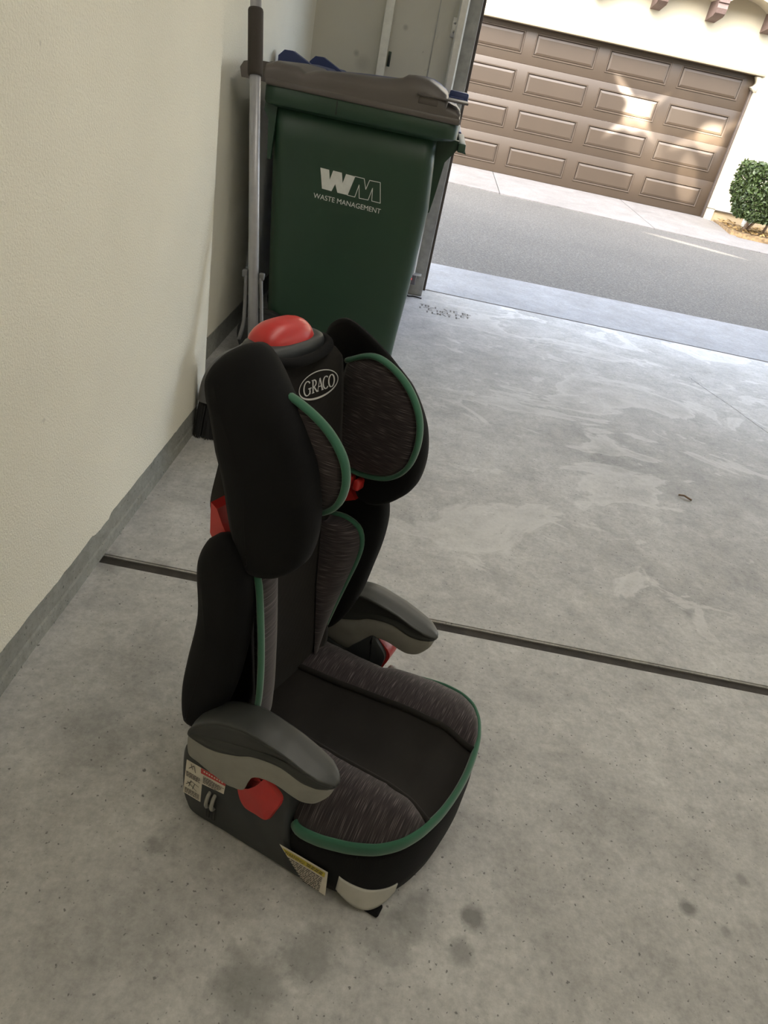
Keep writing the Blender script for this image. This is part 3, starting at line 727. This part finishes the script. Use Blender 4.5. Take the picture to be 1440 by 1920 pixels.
# --- base
outl = [(0.02, -0.15), (0.10, -0.19), (0.22, -0.195), (0.30, -0.192), (0.36, -0.165), (0.405, -0.09), (0.415, 0), (0.405, 0.09), (0.36, 0.165), (0.30, 0.192), (0.22, 0.195), (0.10, 0.19), (0.02, 0.15), (0.012, 0)]
pillow('base_shell', outl, [(0.03, 0.012), (0.004, 0.018), (0, 0.03), (0, 0.10), (0.004, 0.118), (0.02, 0.122)], lambda u, v, w: Vector((u, v, w)), M['dkplastic'], seat)
for q in ((0.06, -0.15), (0.06, 0.15), (0.36, -0.12), (0.36, 0.12)):
    box('rubber_foot', (q[0]-0.02, q[1]-0.02, 0.0), (q[0]+0.02, q[1]+0.02, 0.02), M['tyre'], seat, bev=0.004)
for s in (-1, 1):
    # moulded side panel that carries the armrest
    prof = [(0.030, 0.0), (0.010, 0.022), (0.001, 0.06), (0.000, 0.150), (0.014, 0.166), (0.060, 0.152), (0.100, 0.146), (0.118, 0.166), (0.140, 0.194), (0.156, 0.212), (0.168, 0.202), (0.190, 0.176), (0.186, 0.140), (0.180, 0.108), (0.215, 0.075), (0.262, 0.004), (0.20, 0.0), (0.10, 0.0)]
    if s < 0: prof = [(0.030, 0.0), (0.010, 0.022), (0.001, 0.06), (0.000, 0.150), (0.014, 0.166), (0.060, 0.152), (0.100, 0.146), (0.118, 0.166), (0.140, 0.196), (0.158, 0.214), (0.172, 0.206), (0.198, 0.182), (0.212, 0.152), (0.214, 0.110), (0.222, 0.070), (0.262, 0.004), (0.20, 0.0), (0.10, 0.0)]
    sp_ = pillow('side_panel', prof, [(0.012, 0.165), (0.0, 0.170), (0.0, 0.208), (0.002, 0.213), (0.007, 0.216)], lambda u, v, w: Vector((u, s*w, v)), M['dkplastic'], seat, n=120)
    sharpen(sp_, 45)
    # red release
    rp = [(a-0.006, b) for a, b in [(0.116, 0.166), (0.132, 0.168), (0.146, 0.186), (0.160, 0.212), (0.178, 0.200), (0.203, 0.176), (0.196, 0.140), (0.183, 0.106), (0.160, 0.104), (0.138, 0.106), (0.124, 0.126)]]
    levels = [(0.0, 0.180), (0.0, 0.217), (0.003, 0.221), (0.012, 0.2225)]
    o = pillow('red_release', rp, levels, lambda u, v, w: Vector((u, s*w, v)), M['red'], sp_, n=90); sharpen(o, 40)
    # armrest: grey body
    body = [(0.018, 0.166), (0.040, 0.158), (0.070, 0.150), (0.097, 0.145), (0.112, 0.148), (0.122, 0.150), (0.133, 0.158), (0.138, 0.176), (0.146, 0.196), (0.165, 0.207), (0.195, 0.210), (0.222, 0.205), (0.245, 0.204), (0.265, 0.212), (0.279, 0.226), (0.287, 0.240), (0.286, 0.252), (0.274, 0.253),
            (0.236, 0.252), (0.197, 0.260), (0.165, 0.258), (0.141, 0.249), (0.120, 0.236), (0.103, 0.228), (0.075, 0.216), (0.047, 0.212), (0.018, 0.214)]
    def wid(u): return table(u, [(0.0, 0.94), (0.05, 1.0), (0.15, 1.0), (0.24, 0.94), (0.265, 0.84), (0.282, 0.55), (0.29, 0.3)])
    ku = lambda u: u if u < 0.1 else 0.1+(u-0.1)*0.92
    def pl(u, v, w, s=s): return Vector((ku(u), s*(0.200+(w*wid(u))), v))
    ar = pillow('armrest', body, [(0.006, -0.0275), (0.0, -0.025), (0.0, 0.025), (0.006, 0.0275)], pl, M['ltplastic'], seat, n=140)
    sharpen(ar, 50)
    tube('post', [(0.121, s*0.2, 0.150), (0.122, s*0.2, 0.18), (0.120, s*0.2, 0.222)], 0.0175, 0.0235, mat=M['ltplastic'], parent=ar, n=16, upv=(0, 1, 0))
    pad = [(0.016, 0.214), (0.020, 0.238), (0.036, 0.264), (0.070, 0.290), (0.115, 0.305), (0.160, 0.304), (0.205, 0.294), (0.245, 0.281), (0.272, 0.268), (0.286, 0.252), (0.284, 0.240), (0.270, 0.242),
           (0.262, 0.262-0.004), (0.236, 0.252), (0.197, 0.258), (0.165, 0.254), (0.141, 0.245), (0.120, 0.232), (0.103, 0.224), (0.075, 0.212), (0.047, 0.208)]
    pad = [(0.016, 0.213), (0.020, 0.238), (0.036, 0.264), (0.070, 0.290), (0.115, 0.305), (0.160, 0.304), (0.205, 0.294), (0.245, 0.282), (0.272, 0.271), (0.289, 0.260), (0.288, 0.250), (0.264, 0.248), (0.236, 0.248), (0.197, 0.256), (0.165, 0.253), (0.141, 0.245), (0.120, 0.232), (0.103, 0.224), (0.075, 0.212), (0.047, 0.208)]
    def pl2(u, v, w, s=s):
        lo = table(u, [(0.0, 0.208), (0.05, 0.21), (0.1, 0.224), (0.14, 0.246), (0.2, 0.258), (0.24, 0.25), (0.29, 0.256)])
        v = v-0.012*max(0.0, min(1.0, (v-lo)/0.05))
        return Vector((ku(u), s*(0.200+w*wid(u)), v))
    pd = pillow('armrest_pad', pad, [(0.016, -0.024), (0.007, -0.0265), (0.002, -0.0285), (0.0, -0.025), (0.0, -0.017), (-0.002, -0.006), (-0.002, 0.006), (0.0, 0.017), (0.0, 0.025), (0.002, 0.0285), (0.007, 0.0265), (0.016, 0.024)], pl2, M['padplastic'], ar, n=140)

# --- cushion
HW = [(0.03, 0.160), (0.15, 0.163), (0.185, 0.166), (0.20, 0.178), (0.212, 0.198), (0.225, 0.208), (0.27, 0.211), (0.32, 0.206), (0.36, 0.193), (0.39, 0.170), (0.41, 0.137), (0.425, 0.092), (0.432, 0.045), (0.434, 0.0)]
ZE = [(0.03, 0.150), (0.185, 0.145), (0.205, 0.120), (0.225, 0.108), (0.27, 0.120), (0.32, 0.136), (0.36, 0.147), (0.40, 0.160), (0.434, 0.171)]
hw = lambda f: table(f, HW); ze = lambda f: table(f, ZE)
LSN = [(0.03, 0.085), (0.15, 0.092), (0.24, 0.098), (0.33, 0.101), (0.38, 0.110), (0.42, 0.124)]
LSF = [(0.03, 0.046), (0.15, 0.056), (0.28, 0.070), (0.36, 0.071), (0.43, 0.058)]
ls = lambda f, s: min(table(f, LSN if s < 0 else LSF), hw(f))
FEND = {-1: 0.4145, 1: 0.4295}
def zs(f): return table(f, [(0.03, 0.170), (0.15, 0.170), (0.30, 0.176), (0.37, 0.178), (0.41, 0.170), (0.434, 0.171)])
def edge_pt(t):
    """t in [-1,1] along the cushion edge, near rear -> front -> far rear"""
    return t
# even parametrisation of the edge
edge = [Vector((f, -hw(f), ze(f))) for f in [0.03+0.404*i/150 for i in range(150)]]
edge = [e for e in edge]+[Vector((0.434, 0, 0.171))]+[Vector((e.x, -e.y, e.z)) for e in edge[::-1]]
edge = spline(edge, 160)
def smoothedge(E, k=3):
    for _ in range(k):
        E = [E[0]]+[(E[i-1]+E[i]*2+E[i+1])/4 for i in range(1, len(E)-1)]+[E[-1]]
    return E
edge = smoothedge(edge, 4)
# centre panel
nf, nl = 60, 24; V, F = [], []
for i in range(nf+1):
    f = lerp(0.03, 0.4335, (i/nf)**0.8)
    for j in range(nl+1):
        t = 2*j/nl-1; l = lerp(-ls(f, -1), ls(f, 1), (t+1)/2)
        e = min(1.0, max(0.0, (f-0.34)/0.094))
        z = zs(f)-0.010*(1-abs(t)**3)*(1-e**3)+0.003*math.sin(i*0.4)*(1-t*t)*(1-e)
        if f > 0.41: z = lerp(z, ze(f), ((f-0.41)/0.024)**0.7)
        V.append((f, l, z))
for i in range(nf):
    for j in range(nl):
        a = i*(nl+1)+j; F.append((a, a+1, a+nl+2, a+nl+1))
cush = mesh('seat_cushion', V, F, M['blackmid'], seat)
for s in (-1, 1):
    V, F = [], []; nf2, nl2 = 56, 18
    for i in range(nf2+1):
        f = lerp(0.03, FEND[s], i/nf2); a, b = ls(f, s), hw(f)
        for j in range(nl2+1):
            t = j/nl2; l = lerp(a, b, t)
            wdt = max(0.0, min(1, (b-a)/0.07))
            hump = (0.024*wdt)*math.sin(PI*min(1, t*0.92+0.06))**0.75
            z = lerp(zs(f)-0.002, ze(f), t**2.6)+hump
            cr = 0.0018*(noise.noise(Vector((f*45, l*10, s*3.0)))) - 0.0016*max(0, noise.noise(Vector((f*70+l*20, 4.2, s))))
            V.append((f, s*l, z+cr*wdt))
    for i in range(nf2):
        for j in range(nl2):
            q = i*(nl2+1)+j; F.append((q, q+1, q+nl2+2, q+nl2+1))
    mesh('bolster', V, F, M['heather'], cush)
    pp = [Vector((f, s*ls(f, s), zs(f)+0.002)) for f in [lerp(0.03, FEND[s]-0.003, k/40) for k in range(41)]]
    tube('piping', pp, 0.0062, mat=M['blackmid'], parent=cush, n=8)
# green binding along the front edge, from near notch round to far notch
gi = [e for e in edge if e.x > 0.2125]
tr_ = tube('trim', [e+Vector((0, 0, -0.002)) for e in gi], 0.0062, 0.0142, mat=M['green'], parent=cush, n=10)
# edge roll at the armrest notch
for s in (-1, 1):
    ng = [Vector((f, s*hw(f), ze(f)-0.001)) for f in [0.05+0.165*k/30 for k in range(31)]]
    tube('notch_piping', smoothedge(ng, 3), 0.005, mat=M['black'], parent=cush, n=8)
# black skirt from the binding down to the floor
R = []
cen = Vector((0.20, 0, 0))
for (k, fl) in ((0, 0.0), (0.12, 0.004), (0.35, 0.008), (0.7, 0.008), (0.93, 0.004), (1.0, -0.006)):
    row = []
    for e in gi:
        d = Vector((e.x-cen.x, e.y, 0)); d = Vector((max(0, d.x)*1.0, d.y, 0)).normalized()
        zb = 0.006+0.012*max(0, (e.x-0.38)/0.05)
        z = lerp(e.z-0.010, zb, k)
        row.append(Vector((e.x, e.y, 0))+d*fl+Vector((0, 0, z)))
    R.append(row)
sk = rings('skirt', R, M['black'], seat, closed=False, cap=False)
sm_ = sk.modifiers.new('thick', 'SOLIDIFY'); sm_.thickness = 0.006; sm_.offset = -1

# --- grey cup-holder lip at the near front corner
V, F = [], []; nt_ = 24; nv = 8
cpts = [e for e in gi if e.y < 0]
def edge_at(k):
    i = k*(len(gi)-1); a = int(i); return gi[a].lerp(gi[min(a+1, len(gi)-1)], i-a)
cl0, cl1 = [], []
arc = [e for e in gi if e.y < -0.155 and e.x > 0.31]
arc = spline(arc, nt_+1)
for i in range(nt_+1):
    t = i/nt_; e = arc[i]; d = Vector((e.x-cen.x, e.y, 0)).normalized()
    for j in range(nv+1):
        v = j/nv
        zt = 0.066-0.014*math.sin(PI*t)**0.8-0.014*t*t; zb = 0.030-0.020*math.sin(PI*min(1, t*1.05))
        z = lerp(zt, zb, v)
        V.append(Vector((e.x, e.y, 0))+d*(0.010+0.012*math.sin(PI*t)*v)+Vector((0, 0, z)))
for i in range(nt_):
    for j in range(nv):
        q = i*(nv+1)+j; F.append((q, q+1, q+nv+2, q+nv+1))
cup = mesh('cup_holder', V, F, M['white'], seat); sm2 = cup.modifiers.new('thick', 'SOLIDIFY'); sm2.thickness = 0.003
cup['label'] = 'pale grey pull-out cup holder'

tb_ = box('strap_tab', (0.366, -0.206, 0.0), (0.396, -0.182, 0.008), M['black'], seat, bev=0.004)
box('belt_guide', (0.196, 0.185, 0.118), (0.214, 0.203, 0.136), M['ltplastic'], seat, bev=0.006)

# --- warning label on the near side of the skirt
LY = -0.2215
def lab(u, v, w=0.0): return Vector((u, LY-w+0.012*max(0, (u-0.27)/0.03)*0, v))
Lp = [(0.207, 0.070), (0.300, 0.072), (0.305, 0.008), (0.270, 0.010), (0.258, 0.014)]
wl_ = quads_mesh('warning_label', [Lp], M['paper'], seat, lambda x, z, w: lab(x, z))
quads_mesh('band', [[(0.2135, 0.0655), (0.296, 0.0672), (0.2965, 0.0545), (0.224, 0.0540)]], M['yellow'], wl_, lambda x, z, w: lab(x, z, 0.0006))
text_mesh('lettering', 'WARNING!', 0.0115, M['ink'], wl_, lambda u, v, w: lab(0.2195+u, 0.0560+v, 0.0010), extrude=0, width=0.038)
rows_ = []
random.seed(21)
for r in range(9):
    z = 0.0505-r*0.0046; x = 0.2275+r*0.0042
    while x < 0.292:
        w = random.uniform(0.003, 0.009)
        rows_.append([(x, z), (min(0.293, x+w), z), (min(0.293, x+w), z-0.0022), (x, z-0.0022)]); x += w+0.0015
for z, x0 in ((0.0645, 0.262), (0.0600, 0.262)):
    x = x0
    while x < 0.292:
        w = random.uniform(0.004, 0.008); rows_.append([(x, z), (x+w, z), (x+w, z-0.0022), (x, z-0.0022)]); x += w+0.0015
quads_mesh('small_print', rows_, M['ink'], wl_, lambda x, z, w: lab(x, z, 0.0010))
# --- L-shaped instruction sticker on the near side panel
def stk(x, z, w=0.0): return Vector((x, -0.2164-w, z))
st_ = quads_mesh('instruction_sticker', [[(0.010, 0.136), (0.040, 0.136), (0.044, 0.096), (0.0435, 0.046), (0.006, 0.046)], [(0.040, 0.136), (0.091, 0.139), (0.0885, 0.103), (0.044, 0.096)]], M['paper'], seat, stk)
quads_mesh('band', [[(0.040, 0.136), (0.091, 0.139), (0.0905, 0.126), (0.0405, 0.123)]], M['red'], st_, lambda x, z, w: stk(x, z, 0.0006))
rows_ = []
random.seed(31)
def line(x0, x1, z, h=0.0018):
    x = x0
    while x < x1:
        w = random.uniform(0.002, 0.006); rows_.append([(x, z), (min(x1, x+w), z), (min(x1, x+w), z-h), (x, z-h)]); x += w+0.0012
for r in range(5): line(0.046, 0.088-r*0.003, 0.119-r*0.0036)
for r in range(4): line(0.011, 0.040, 0.108-r*0.0036)
for r in range(4): line(0.010, 0.040, 0.064-r*0.0038)
for a, b in (((0.016, 0.118), (0.026, 0.131)), ((0.026, 0.131), (0.030, 0.116)), ((0.020, 0.132), (0.024, 0.120)), ((0.012, 0.074), (0.024, 0.088)), ((0.024, 0.088), (0.038, 0.084)), ((0.014, 0.082), (0.034, 0.070)), ((0.030, 0.086), (0.026, 0.070)), ((0.018, 0.072), (0.022, 0.090))):
    rows_ += stroke_loop([a, b], 0.0006, False)
quads_mesh('small_print', rows_, M['ink'], st_, lambda x, z, w: stk(x, z, 0.0010))
quads_mesh('band_print', [[(x, 0.1335), (x+0.003, 0.1336), (x+0.003, 0.1300), (x, 0.1299)] for x in [0.046+0.0052*k for k in range(8)]], M['paper'], st_, lambda x, z, w: stk(x, z, 0.0010))
# strap guide: two grey fins over dark slots
for x in (0.061, 0.072):
    sl = box('slot', (x-0.0035, -0.2175, 0.018), (x+0.0035, -0.212, 0.056), M['tyre'], seat, bev=0.001)
    f_ = spline([(x, -0.215, 0.050), (x, -0.223, 0.056), (x, -0.225, 0.068), (x, -0.221, 0.080), (x, -0.214, 0.086)], 14)
    tube('strap_fin', f_, 0.0036, 0.0036, mat=M['ltplastic'], parent=seat, n=8, upv=(1, 0, 0))

# --- torso back: centre panel
bp = [(0.12, 0.16), (0.125, 0.30), (0.12, 0.45), (0.105, 0.60), (-0.105, 0.60), (-0.12, 0.45), (-0.125, 0.30), (-0.12, 0.16)]
def bpl(u, v, w): return Vector((w+table(v, [(0.16, 0.052), (0.22, 0.050), (0.35, 0.032), (0.50, 0.020), (0.60, 0.016)])+(-0.012*(1-(u/0.125)**2) if w > 0.01 else 0), u, v))
pillow('backrest', bp, [(0.012, -0.045), (0, -0.038), (0, 0.0), (0.006, 0.012), (0.02, 0.017)], bpl, M['blackmid'], seat, n=96, fan=0.001)
# --- torso wings
TW = [(-0.010, 0.19), (-0.016, 0.25), (-0.010, 0.32), (0.004, 0.42), (0.000, 0.50), (0.006, 0.54), (0.022, 0.572), (0.052, 0.582), (0.080, 0.572), (0.102, 0.546), (0.118, 0.505), (0.120, 0.45), (0.112, 0.39), (0.100, 0.32), (0.080, 0.255), (0.055, 0.205), (0.028, 0.180), (0.006, 0.176)]
for s in (-1, 1):
    outl = TW if s > 0 else [(u if u < 0.04 else 0.04+(u-0.04)*0.68, v) for u, v in TW]
    def tl(u, v, w, s=s): return Vector((u, s*(w+0.004*math.sin(v*12)), v))
    tw = pillow('torso_wing', outl, [(0.018, 0.144), (0.008, 0.147), (0.002, 0.152), (0.0, 0.160), (0.0, 0.174), (0.004, 0.184), (0.012, 0.190), (0.022, 0.193)], tl, M['black'], seat, n=96, fan=0.002)
    # heather pad lining with binding
    if s > 0: tp = [(0.030, 0.488, 0.118), (0.058, 0.488, 0.128), (0.084, 0.474, 0.136), (0.095, 0.445, 0.138), (0.092, 0.405, 0.138), (0.080, 0.350, 0.138), (0.066, 0.285, 0.136), (0.052, 0.215, 0.134), (0.042, 0.170, 0.130)]
    else: tp = [(0.055, 0.535, 0.130), (0.080, 0.532, 0.146), (0.096, 0.510, 0.152), (0.108, 0.45, 0.154), (0.115, 0.40, 0.154), (0.120, 0.35, 0.154), (0.122, 0.30, 0.154), (0.120, 0.26, 0.154), (0.116, 0.235, 0.152), (0.106, 0.21, 0.148)]
    tpp = spline([(a, s*c, b) for a, b, c in tp], 40)
    V, F = [], []; nn_ = 12
    for p in tpp:
        q = Vector((table(p.z, [(0.16, 0.070), (0.22, 0.064), (0.35, 0.046), (0.50, 0.034)]), s*0.086, p.z))
        for j in range(nn_+1):
            t = j/nn_; r = p.lerp(q, t); bul = math.sin(PI*t)**0.8
            r += Vector((0.75, -s*0.65, 0)).normalized()*(0.030 if s < 0 else 0.014)*bul*min(1, (p-q).length/0.05); V.append(r)
    for i in range(len(tpp)-1):
        for j in range(nn_):
            q = i*(nn_+1)+j; F.append((q, q+1, q+nn_+2, q+nn_+1))
    mesh('pad', V, F, M['heather2'], tw)
    tube('trim', tpp, 0.0045, 0.0065, mat=M['green'], parent=tw, n=8, upv=(0, 1, 0))
# --- red height-adjust tabs between torso and headrest
for s in (-1, 1):
    prof = [(0.002, 0.560), (0.000, 0.612), (0.012, 0.606), (0.024, 0.585), (0.05, 0.552), (0.07, 0.53), (0.05, 0.518), (0.02, 0.535)]
    R = [[Vector((a, s*l, b)) for a, b in prof] for l in (0.128, 0.158)]
    o = rings('adjuster_tab', R, M['red'], seat, smooth=False)
bm = bmesh.new(); add_box(bm, (0.02, 0.02, 0.562), (0.070, 0.120, 0.584), 0.005); add_box(bm, (0.074, 0.100, 0.564), (0.086, 0.122, 0.584), 0.004)
bm_obj('adjuster_bar', bm, M['red'], seat)

# --- headrest: centre body
hb_ = [(0.106, 0.55), (0.108, 0.66), (0.108, 0.765), (0.100, 0.792), (0.078, 0.800), (0.060, 0.803), (-0.060, 0.803), (-0.078, 0.800), (-0.100, 0.792), (-0.108, 0.765), (-0.108, 0.66), (-0.106, 0.55)]
def hpl(u, v, w):
    fo = table(v, [(0.55, 0.055), (0.62, 0.045), (0.70, 0.034), (0.78, 0.020), (0.81, 0.010)])
    dish = 0.010*(1-(u/0.13)**2)
    return Vector(((w+fo-dish) if w > -0.03 else w, u, v))
hr = pillow('headrest', hb_, [(0.012, -0.040), (0.0, -0.034), (0.0, -0.012), (0.006, 0.0), (0.018, 0.004)], hpl, M['blackmid'], seat, n=110, fan=0.001)
# padded strap edge above the panel with a see-through slot under the handle
tube('strap_roll', spline([(-0.022, -0.082, 0.800), (-0.004, -0.076, 0.806), (0.012, -0.060, 0.804), (0.020, -0.03, 0.800), (0.022, 0.0, 0.800), (0.020, 0.03, 0.801), (0.012, 0.062, 0.804), (-0.004, 0.078, 0.806), (-0.022, 0.084, 0.803), (-0.036, 0.080, 0.792)], 40), 0.0075, mat=M['black'], parent=hr, n=10)
# handle housing and red release button
ho = [(-0.055, -0.055), (-0.062, 0.0), (-0.058, 0.062), (-0.040, 0.080), (-0.015, 0.080), (0.003, 0.060), (0.007, 0.0), (0.002, -0.056), (-0.013, -0.072), (-0.036, -0.070)]
pillow('handle', ho, [(0.012, 0.775), (0.002, 0.780), (0.0, 0.792), (0.0, 0.808), (0.004, 0.815), (0.012, 0.816)], lambda u, v, w: Vector((u, v, w)), M['dkplastic'], hr, n=60)
V, F = [], []
nu, nv2 = 26, 20
R = []
for j in range(nv2+1):
    t = -1+2*j/nv2; y = 0.071*t; hh = max(0.0, 1-abs(t)**3.0)**0.5
    R.append([Vector((-0.034+0.034*hh*math.cos(a)*(1.0), y*0.87+0.006, 0.804+(0.038 if math.sin(a) > 0 else 0.010)*hh*math.sin(a))) for a in [2*PI*k/nu for k in range(nu)]])
rb = rings('release_button', R, M['red'], hr)
# logo: oval with serif capitals, slightly domed panel
def lg(u, v, w=0.0):
    z = 0.7525+v; y = 0.034+u
    fo = table(z, [(0.55, 0.055), (0.62, 0.045), (0.70, 0.034), (0.78, 0.020), (0.81, 0.010)])
    return Vector((fo+0.006-0.010*(1-(y/0.13)**2)+0.0012+w, y, z))
ov = []
for k in range(48):
    a0, a1 = 2*PI*k/48, 2*PI*(k+1)/48
    th_ = lambda a: 0.0016+0.0014*max(0, math.cos(a+PI/2))
    pt = lambda a, d: ((0.047+d)*math.cos(a), (0.0215+d)*math.sin(a))
    ov.append([pt(a0, 0), pt(a1, 0), pt(a1, -th_(a1)), pt(a0, -th_(a0))])
quads_mesh('logo_oval', ov, M['silver'], hr, lambda x, z, w: lg(x, z))
def arcpts(cx, cy, rx, ry, a0, a1, n=14): return [(cx+rx*math.cos(math.radians(lerp(a0, a1, k/n))), cy+ry*math.sin(math.radians(lerp(a0, a1, k/n)))) for k in range(n+1)]
def vstroke(pts, w0, w1):
    out = []
    for (a, b) in zip(pts, pts[1:]):
        A, B_ = Vector(a), Vector(b); t = (B_-A).normalized(); nn = Vector((-t.y, t.x))
        wd = lerp(w0, w1, abs(t.y)); nn = nn*wd
        out.append([tuple(A+nn), tuple(B_+nn), tuple(B_-nn), tuple(A-nn)])
    return out
Q = []
hC = 0.0095; thin, thick_ = 0.0006, 0.0014
x = -0.0355     # G (taller, drop capital)
Q += vstroke(arcpts(x+0.0085, 0.0, 0.0082, hC*1.12, 40, 330, 20), thin, thick_)+vstroke([(x+0.0145, -0.0095), (x+0.0145, -0.001)], thin, thick_)+vstroke([(x+0.0105, -0.001), (x+0.0185, -0.001)], 0.0008, 0.0008)
x = -0.0165     # R
Q += vstroke([(x+0.003, -hC), (x+0.003, hC)], thin, thick_)+vstroke(arcpts(x+0.005, 0.0045, 0.0055, 0.005, 90, -90, 12), thin, thick_)+vstroke([(x+0.005, -0.0005), (x+0.0125, -hC)], thin, thick_)+vstroke([(x, -hC), (x+0.006, -hC)], thin, thin)+vstroke([(x, hC), (x+0.006, hC)], thin, thin)
x = -0.0035     # A
Q += vstroke([(x+0.001, -hC), (x+0.0065, hC)], thin, thin*1.2)+vstroke([(x+0.0065, hC), (x+0.0125, -hC)], thin, thick_*1.1)+vstroke([(x+0.003, -0.003), (x+0.010, -0.003)], thin, thin)+vstroke([(x-0.001, -hC), (x+0.0035, -hC)], thin, thin)+vstroke([(x+0.010, -hC), (x+0.015, -hC)], thin, thin)
x = 0.0105      # C
Q += vstroke(arcpts(x+0.0068, 0.0, 0.0066, hC, 50, 315, 18), thin, thick_)
x = 0.0235      # O
Q += vstroke(arcpts(x+0.0070, 0.0, 0.0066, hC, 0, 360, 22), thin, thick_*1.1)
quads_mesh('lettering', Q, M['silver'], hr, lambda x, z, w: lg(x, z, 0.0003))
# --- headrest wings
HWp = [(-0.042, 0.780), (-0.030, 0.814), (0.000, 0.836), (0.030, 0.832), (0.075, 0.804), (0.125, 0.762), (0.158, 0.708), (0.172, 0.650), (0.164, 0.592), (0.134, 0.552), (0.100, 0.532), (0.070, 0.537), (0.046, 0.582), (0.018, 0.665), (-0.016, 0.735)]
def lo_(z): return table(z, [(0.53, 0.172), (0.60, 0.175), (0.70, 0.172), (0.76, 0.160), (0.80, 0.143), (0.84, 0.122)])
for s in (-1, 1):
    def wl2(u, v, w, s=s):
        w = w*table(v, [(0.70, 1.0), (0.76, 0.72), (0.80, 0.45), (0.84, 0.4)]) if w < -0.014 and s > 0 else w
        return Vector((u, s*(lo_(v)+w), v))
    hwg = pillow('headrest_wing', HWp, [(0.022, -0.054), (0.008, -0.050), (0.001, -0.040), (0.0, -0.026), (0.0015, -0.014), (0.007, -0.005), (0.018, 0.0), (0.028, 0.002)], wl2, M['black'], seat, n=110, fan=0.004)
    # loose heather pad bound in green, on the inner side
    HP = [(0.010, 0.700), (0.016, 0.772), (0.058, 0.794), (0.095, 0.790), (0.133, 0.768), (0.160, 0.732), (0.169, 0.690), (0.162, 0.645), (0.139, 0.614), (0.104, 0.598), (0.060, 0.592), (0.020, 0.600), (0.010, 0.650)]
    def hpp(u, v, w, s=s):
        return Vector((u+(0.10*max(0, u) if s < 0 else 0), s*(0.114+w), v+(0.21*max(0, 0.790-v) if s < 0 else 0)))
    pd = pillow('pad', HP, [(0.024, -0.0115), (0.010, -0.007), (0.002, 0.0), (0.010, 0.007), (0.024, 0.0115)], hpp, M['heather2'], hwg, n=80, fan=0.002)
    bnd = spline([(a, b, 0) for a, b in HP[1:] ][:11], 60)
    tube('trim', [hpp(p.x, p.y, 0.0) for p in bnd], 0.0045, 0.0085, mat=M['green'], parent=hwg, n=10, upv=(0, 1, 0))

# the whole back sits slightly twisted on the base
TWIST = Matrix.Rotation(math.radians(-6.5), 4, 'Z')
for o in list(seat.children):
    if o.name.split('.')[0] in ('backrest', 'torso_wing', 'adjuster_tab', 'adjuster_bar', 'headrest', 'headrest_wing'):
        for q in [o]+list(o.children): q.data.transform(TWIST)

# ------------------------------------------------------------------ small things on the floor
tw = tube('twig', [(1.80, 2.452, 0.004), (1.818, 2.443, 0.010), (1.845, 2.428, 0.004)], 0.0035, mat=M['bark'], n=6)
tag(tw, 'tiny dry twig lying alone on the open concrete floor', 'twig')
# faded stencilled lines near the threshold: illegible strokes
qs = []
random.seed(17)
def glyph(x, y, w, h):
    k = random.choice(('L', 'E', 'O', 'H', 'T', 'N')); t = 0.0045; a = x; b = x+w
    S = {'L': [((a, y), (a, y+h)), ((a, y), (b, y))], 'E': [((a, y), (a, y+h)), ((a, y), (b, y)), ((a, y+h), (b, y+h)), ((a, y+h/2), (b, y+h/2))], 'O': [((a, y), (a, y+h)), ((b, y), (b, y+h)), ((a, y), (b, y)), ((a, y+h), (b, y+h))],
         'H': [((a, y), (a, y+h)), ((b, y), (b, y+h)), ((a, y+h/2), (b, y+h/2))], 'T': [((a+w/2, y), (a+w/2, y+h)), ((a, y+h), (b, y+h))], 'N': [((a, y), (a, y+h)), ((b, y), (b, y+h)), ((a, y+h), (b, y))]}[k]
    for p, q in S:
        if random.random() < 0.8:
            qs.extend(stroke_loop([p, q], t, False))
for r, (x0, x1, y, gaps) in enumerate(((0.71, 1.03, 4.335, (4, 7)), (0.70, 1.02, 4.275, (3, 6)), (0.755, 0.96, 4.215, (5,)))):
    x = x0; i = 0
    while x < x1:
        if i in gaps: x += 0.022
        glyph(x, y-(x-x0)*0.05, 0.019, 0.034); x += 0.031; i += 1
stn = quads_mesh('floor_stencil', qs, plain('faded_stencil_paint', (0.15, 0.14, 0.125), 0.8, var=0.4, nscale=60), None, lambda x, y, w: Vector((x, y, 0.0006)))
stn.parent = floor; stn['label'] = 'faded stencilled lettering near the threshold'
# hairline crack in the far slab
cr = spline([(2.30, 4.02, 0), (2.35, 3.86, 0), (2.43, 3.64, 0), (2.47, 3.50, 0), (2.55, 3.25, 0), (2.62, 3.0, 0)], 60)
V, F = [], []
for i, p in enumerate(cr):
    j = 0.006*noise.noise(Vector((i*0.7, 0, 0))); w = 0.0016+0.0012*noise.noise(Vector((i*0.9, 5, 0)))
    V += [(p.x+j-w, p.y, 0.0005), (p.x+j+w, p.y, 0.0005)]
for i in range(len(cr)-1): F.append((2*i, 2*i+1, 2*i+3, 2*i+2))
ck = mesh('crack', V, F, M['jointfill'], floor, smooth=False)
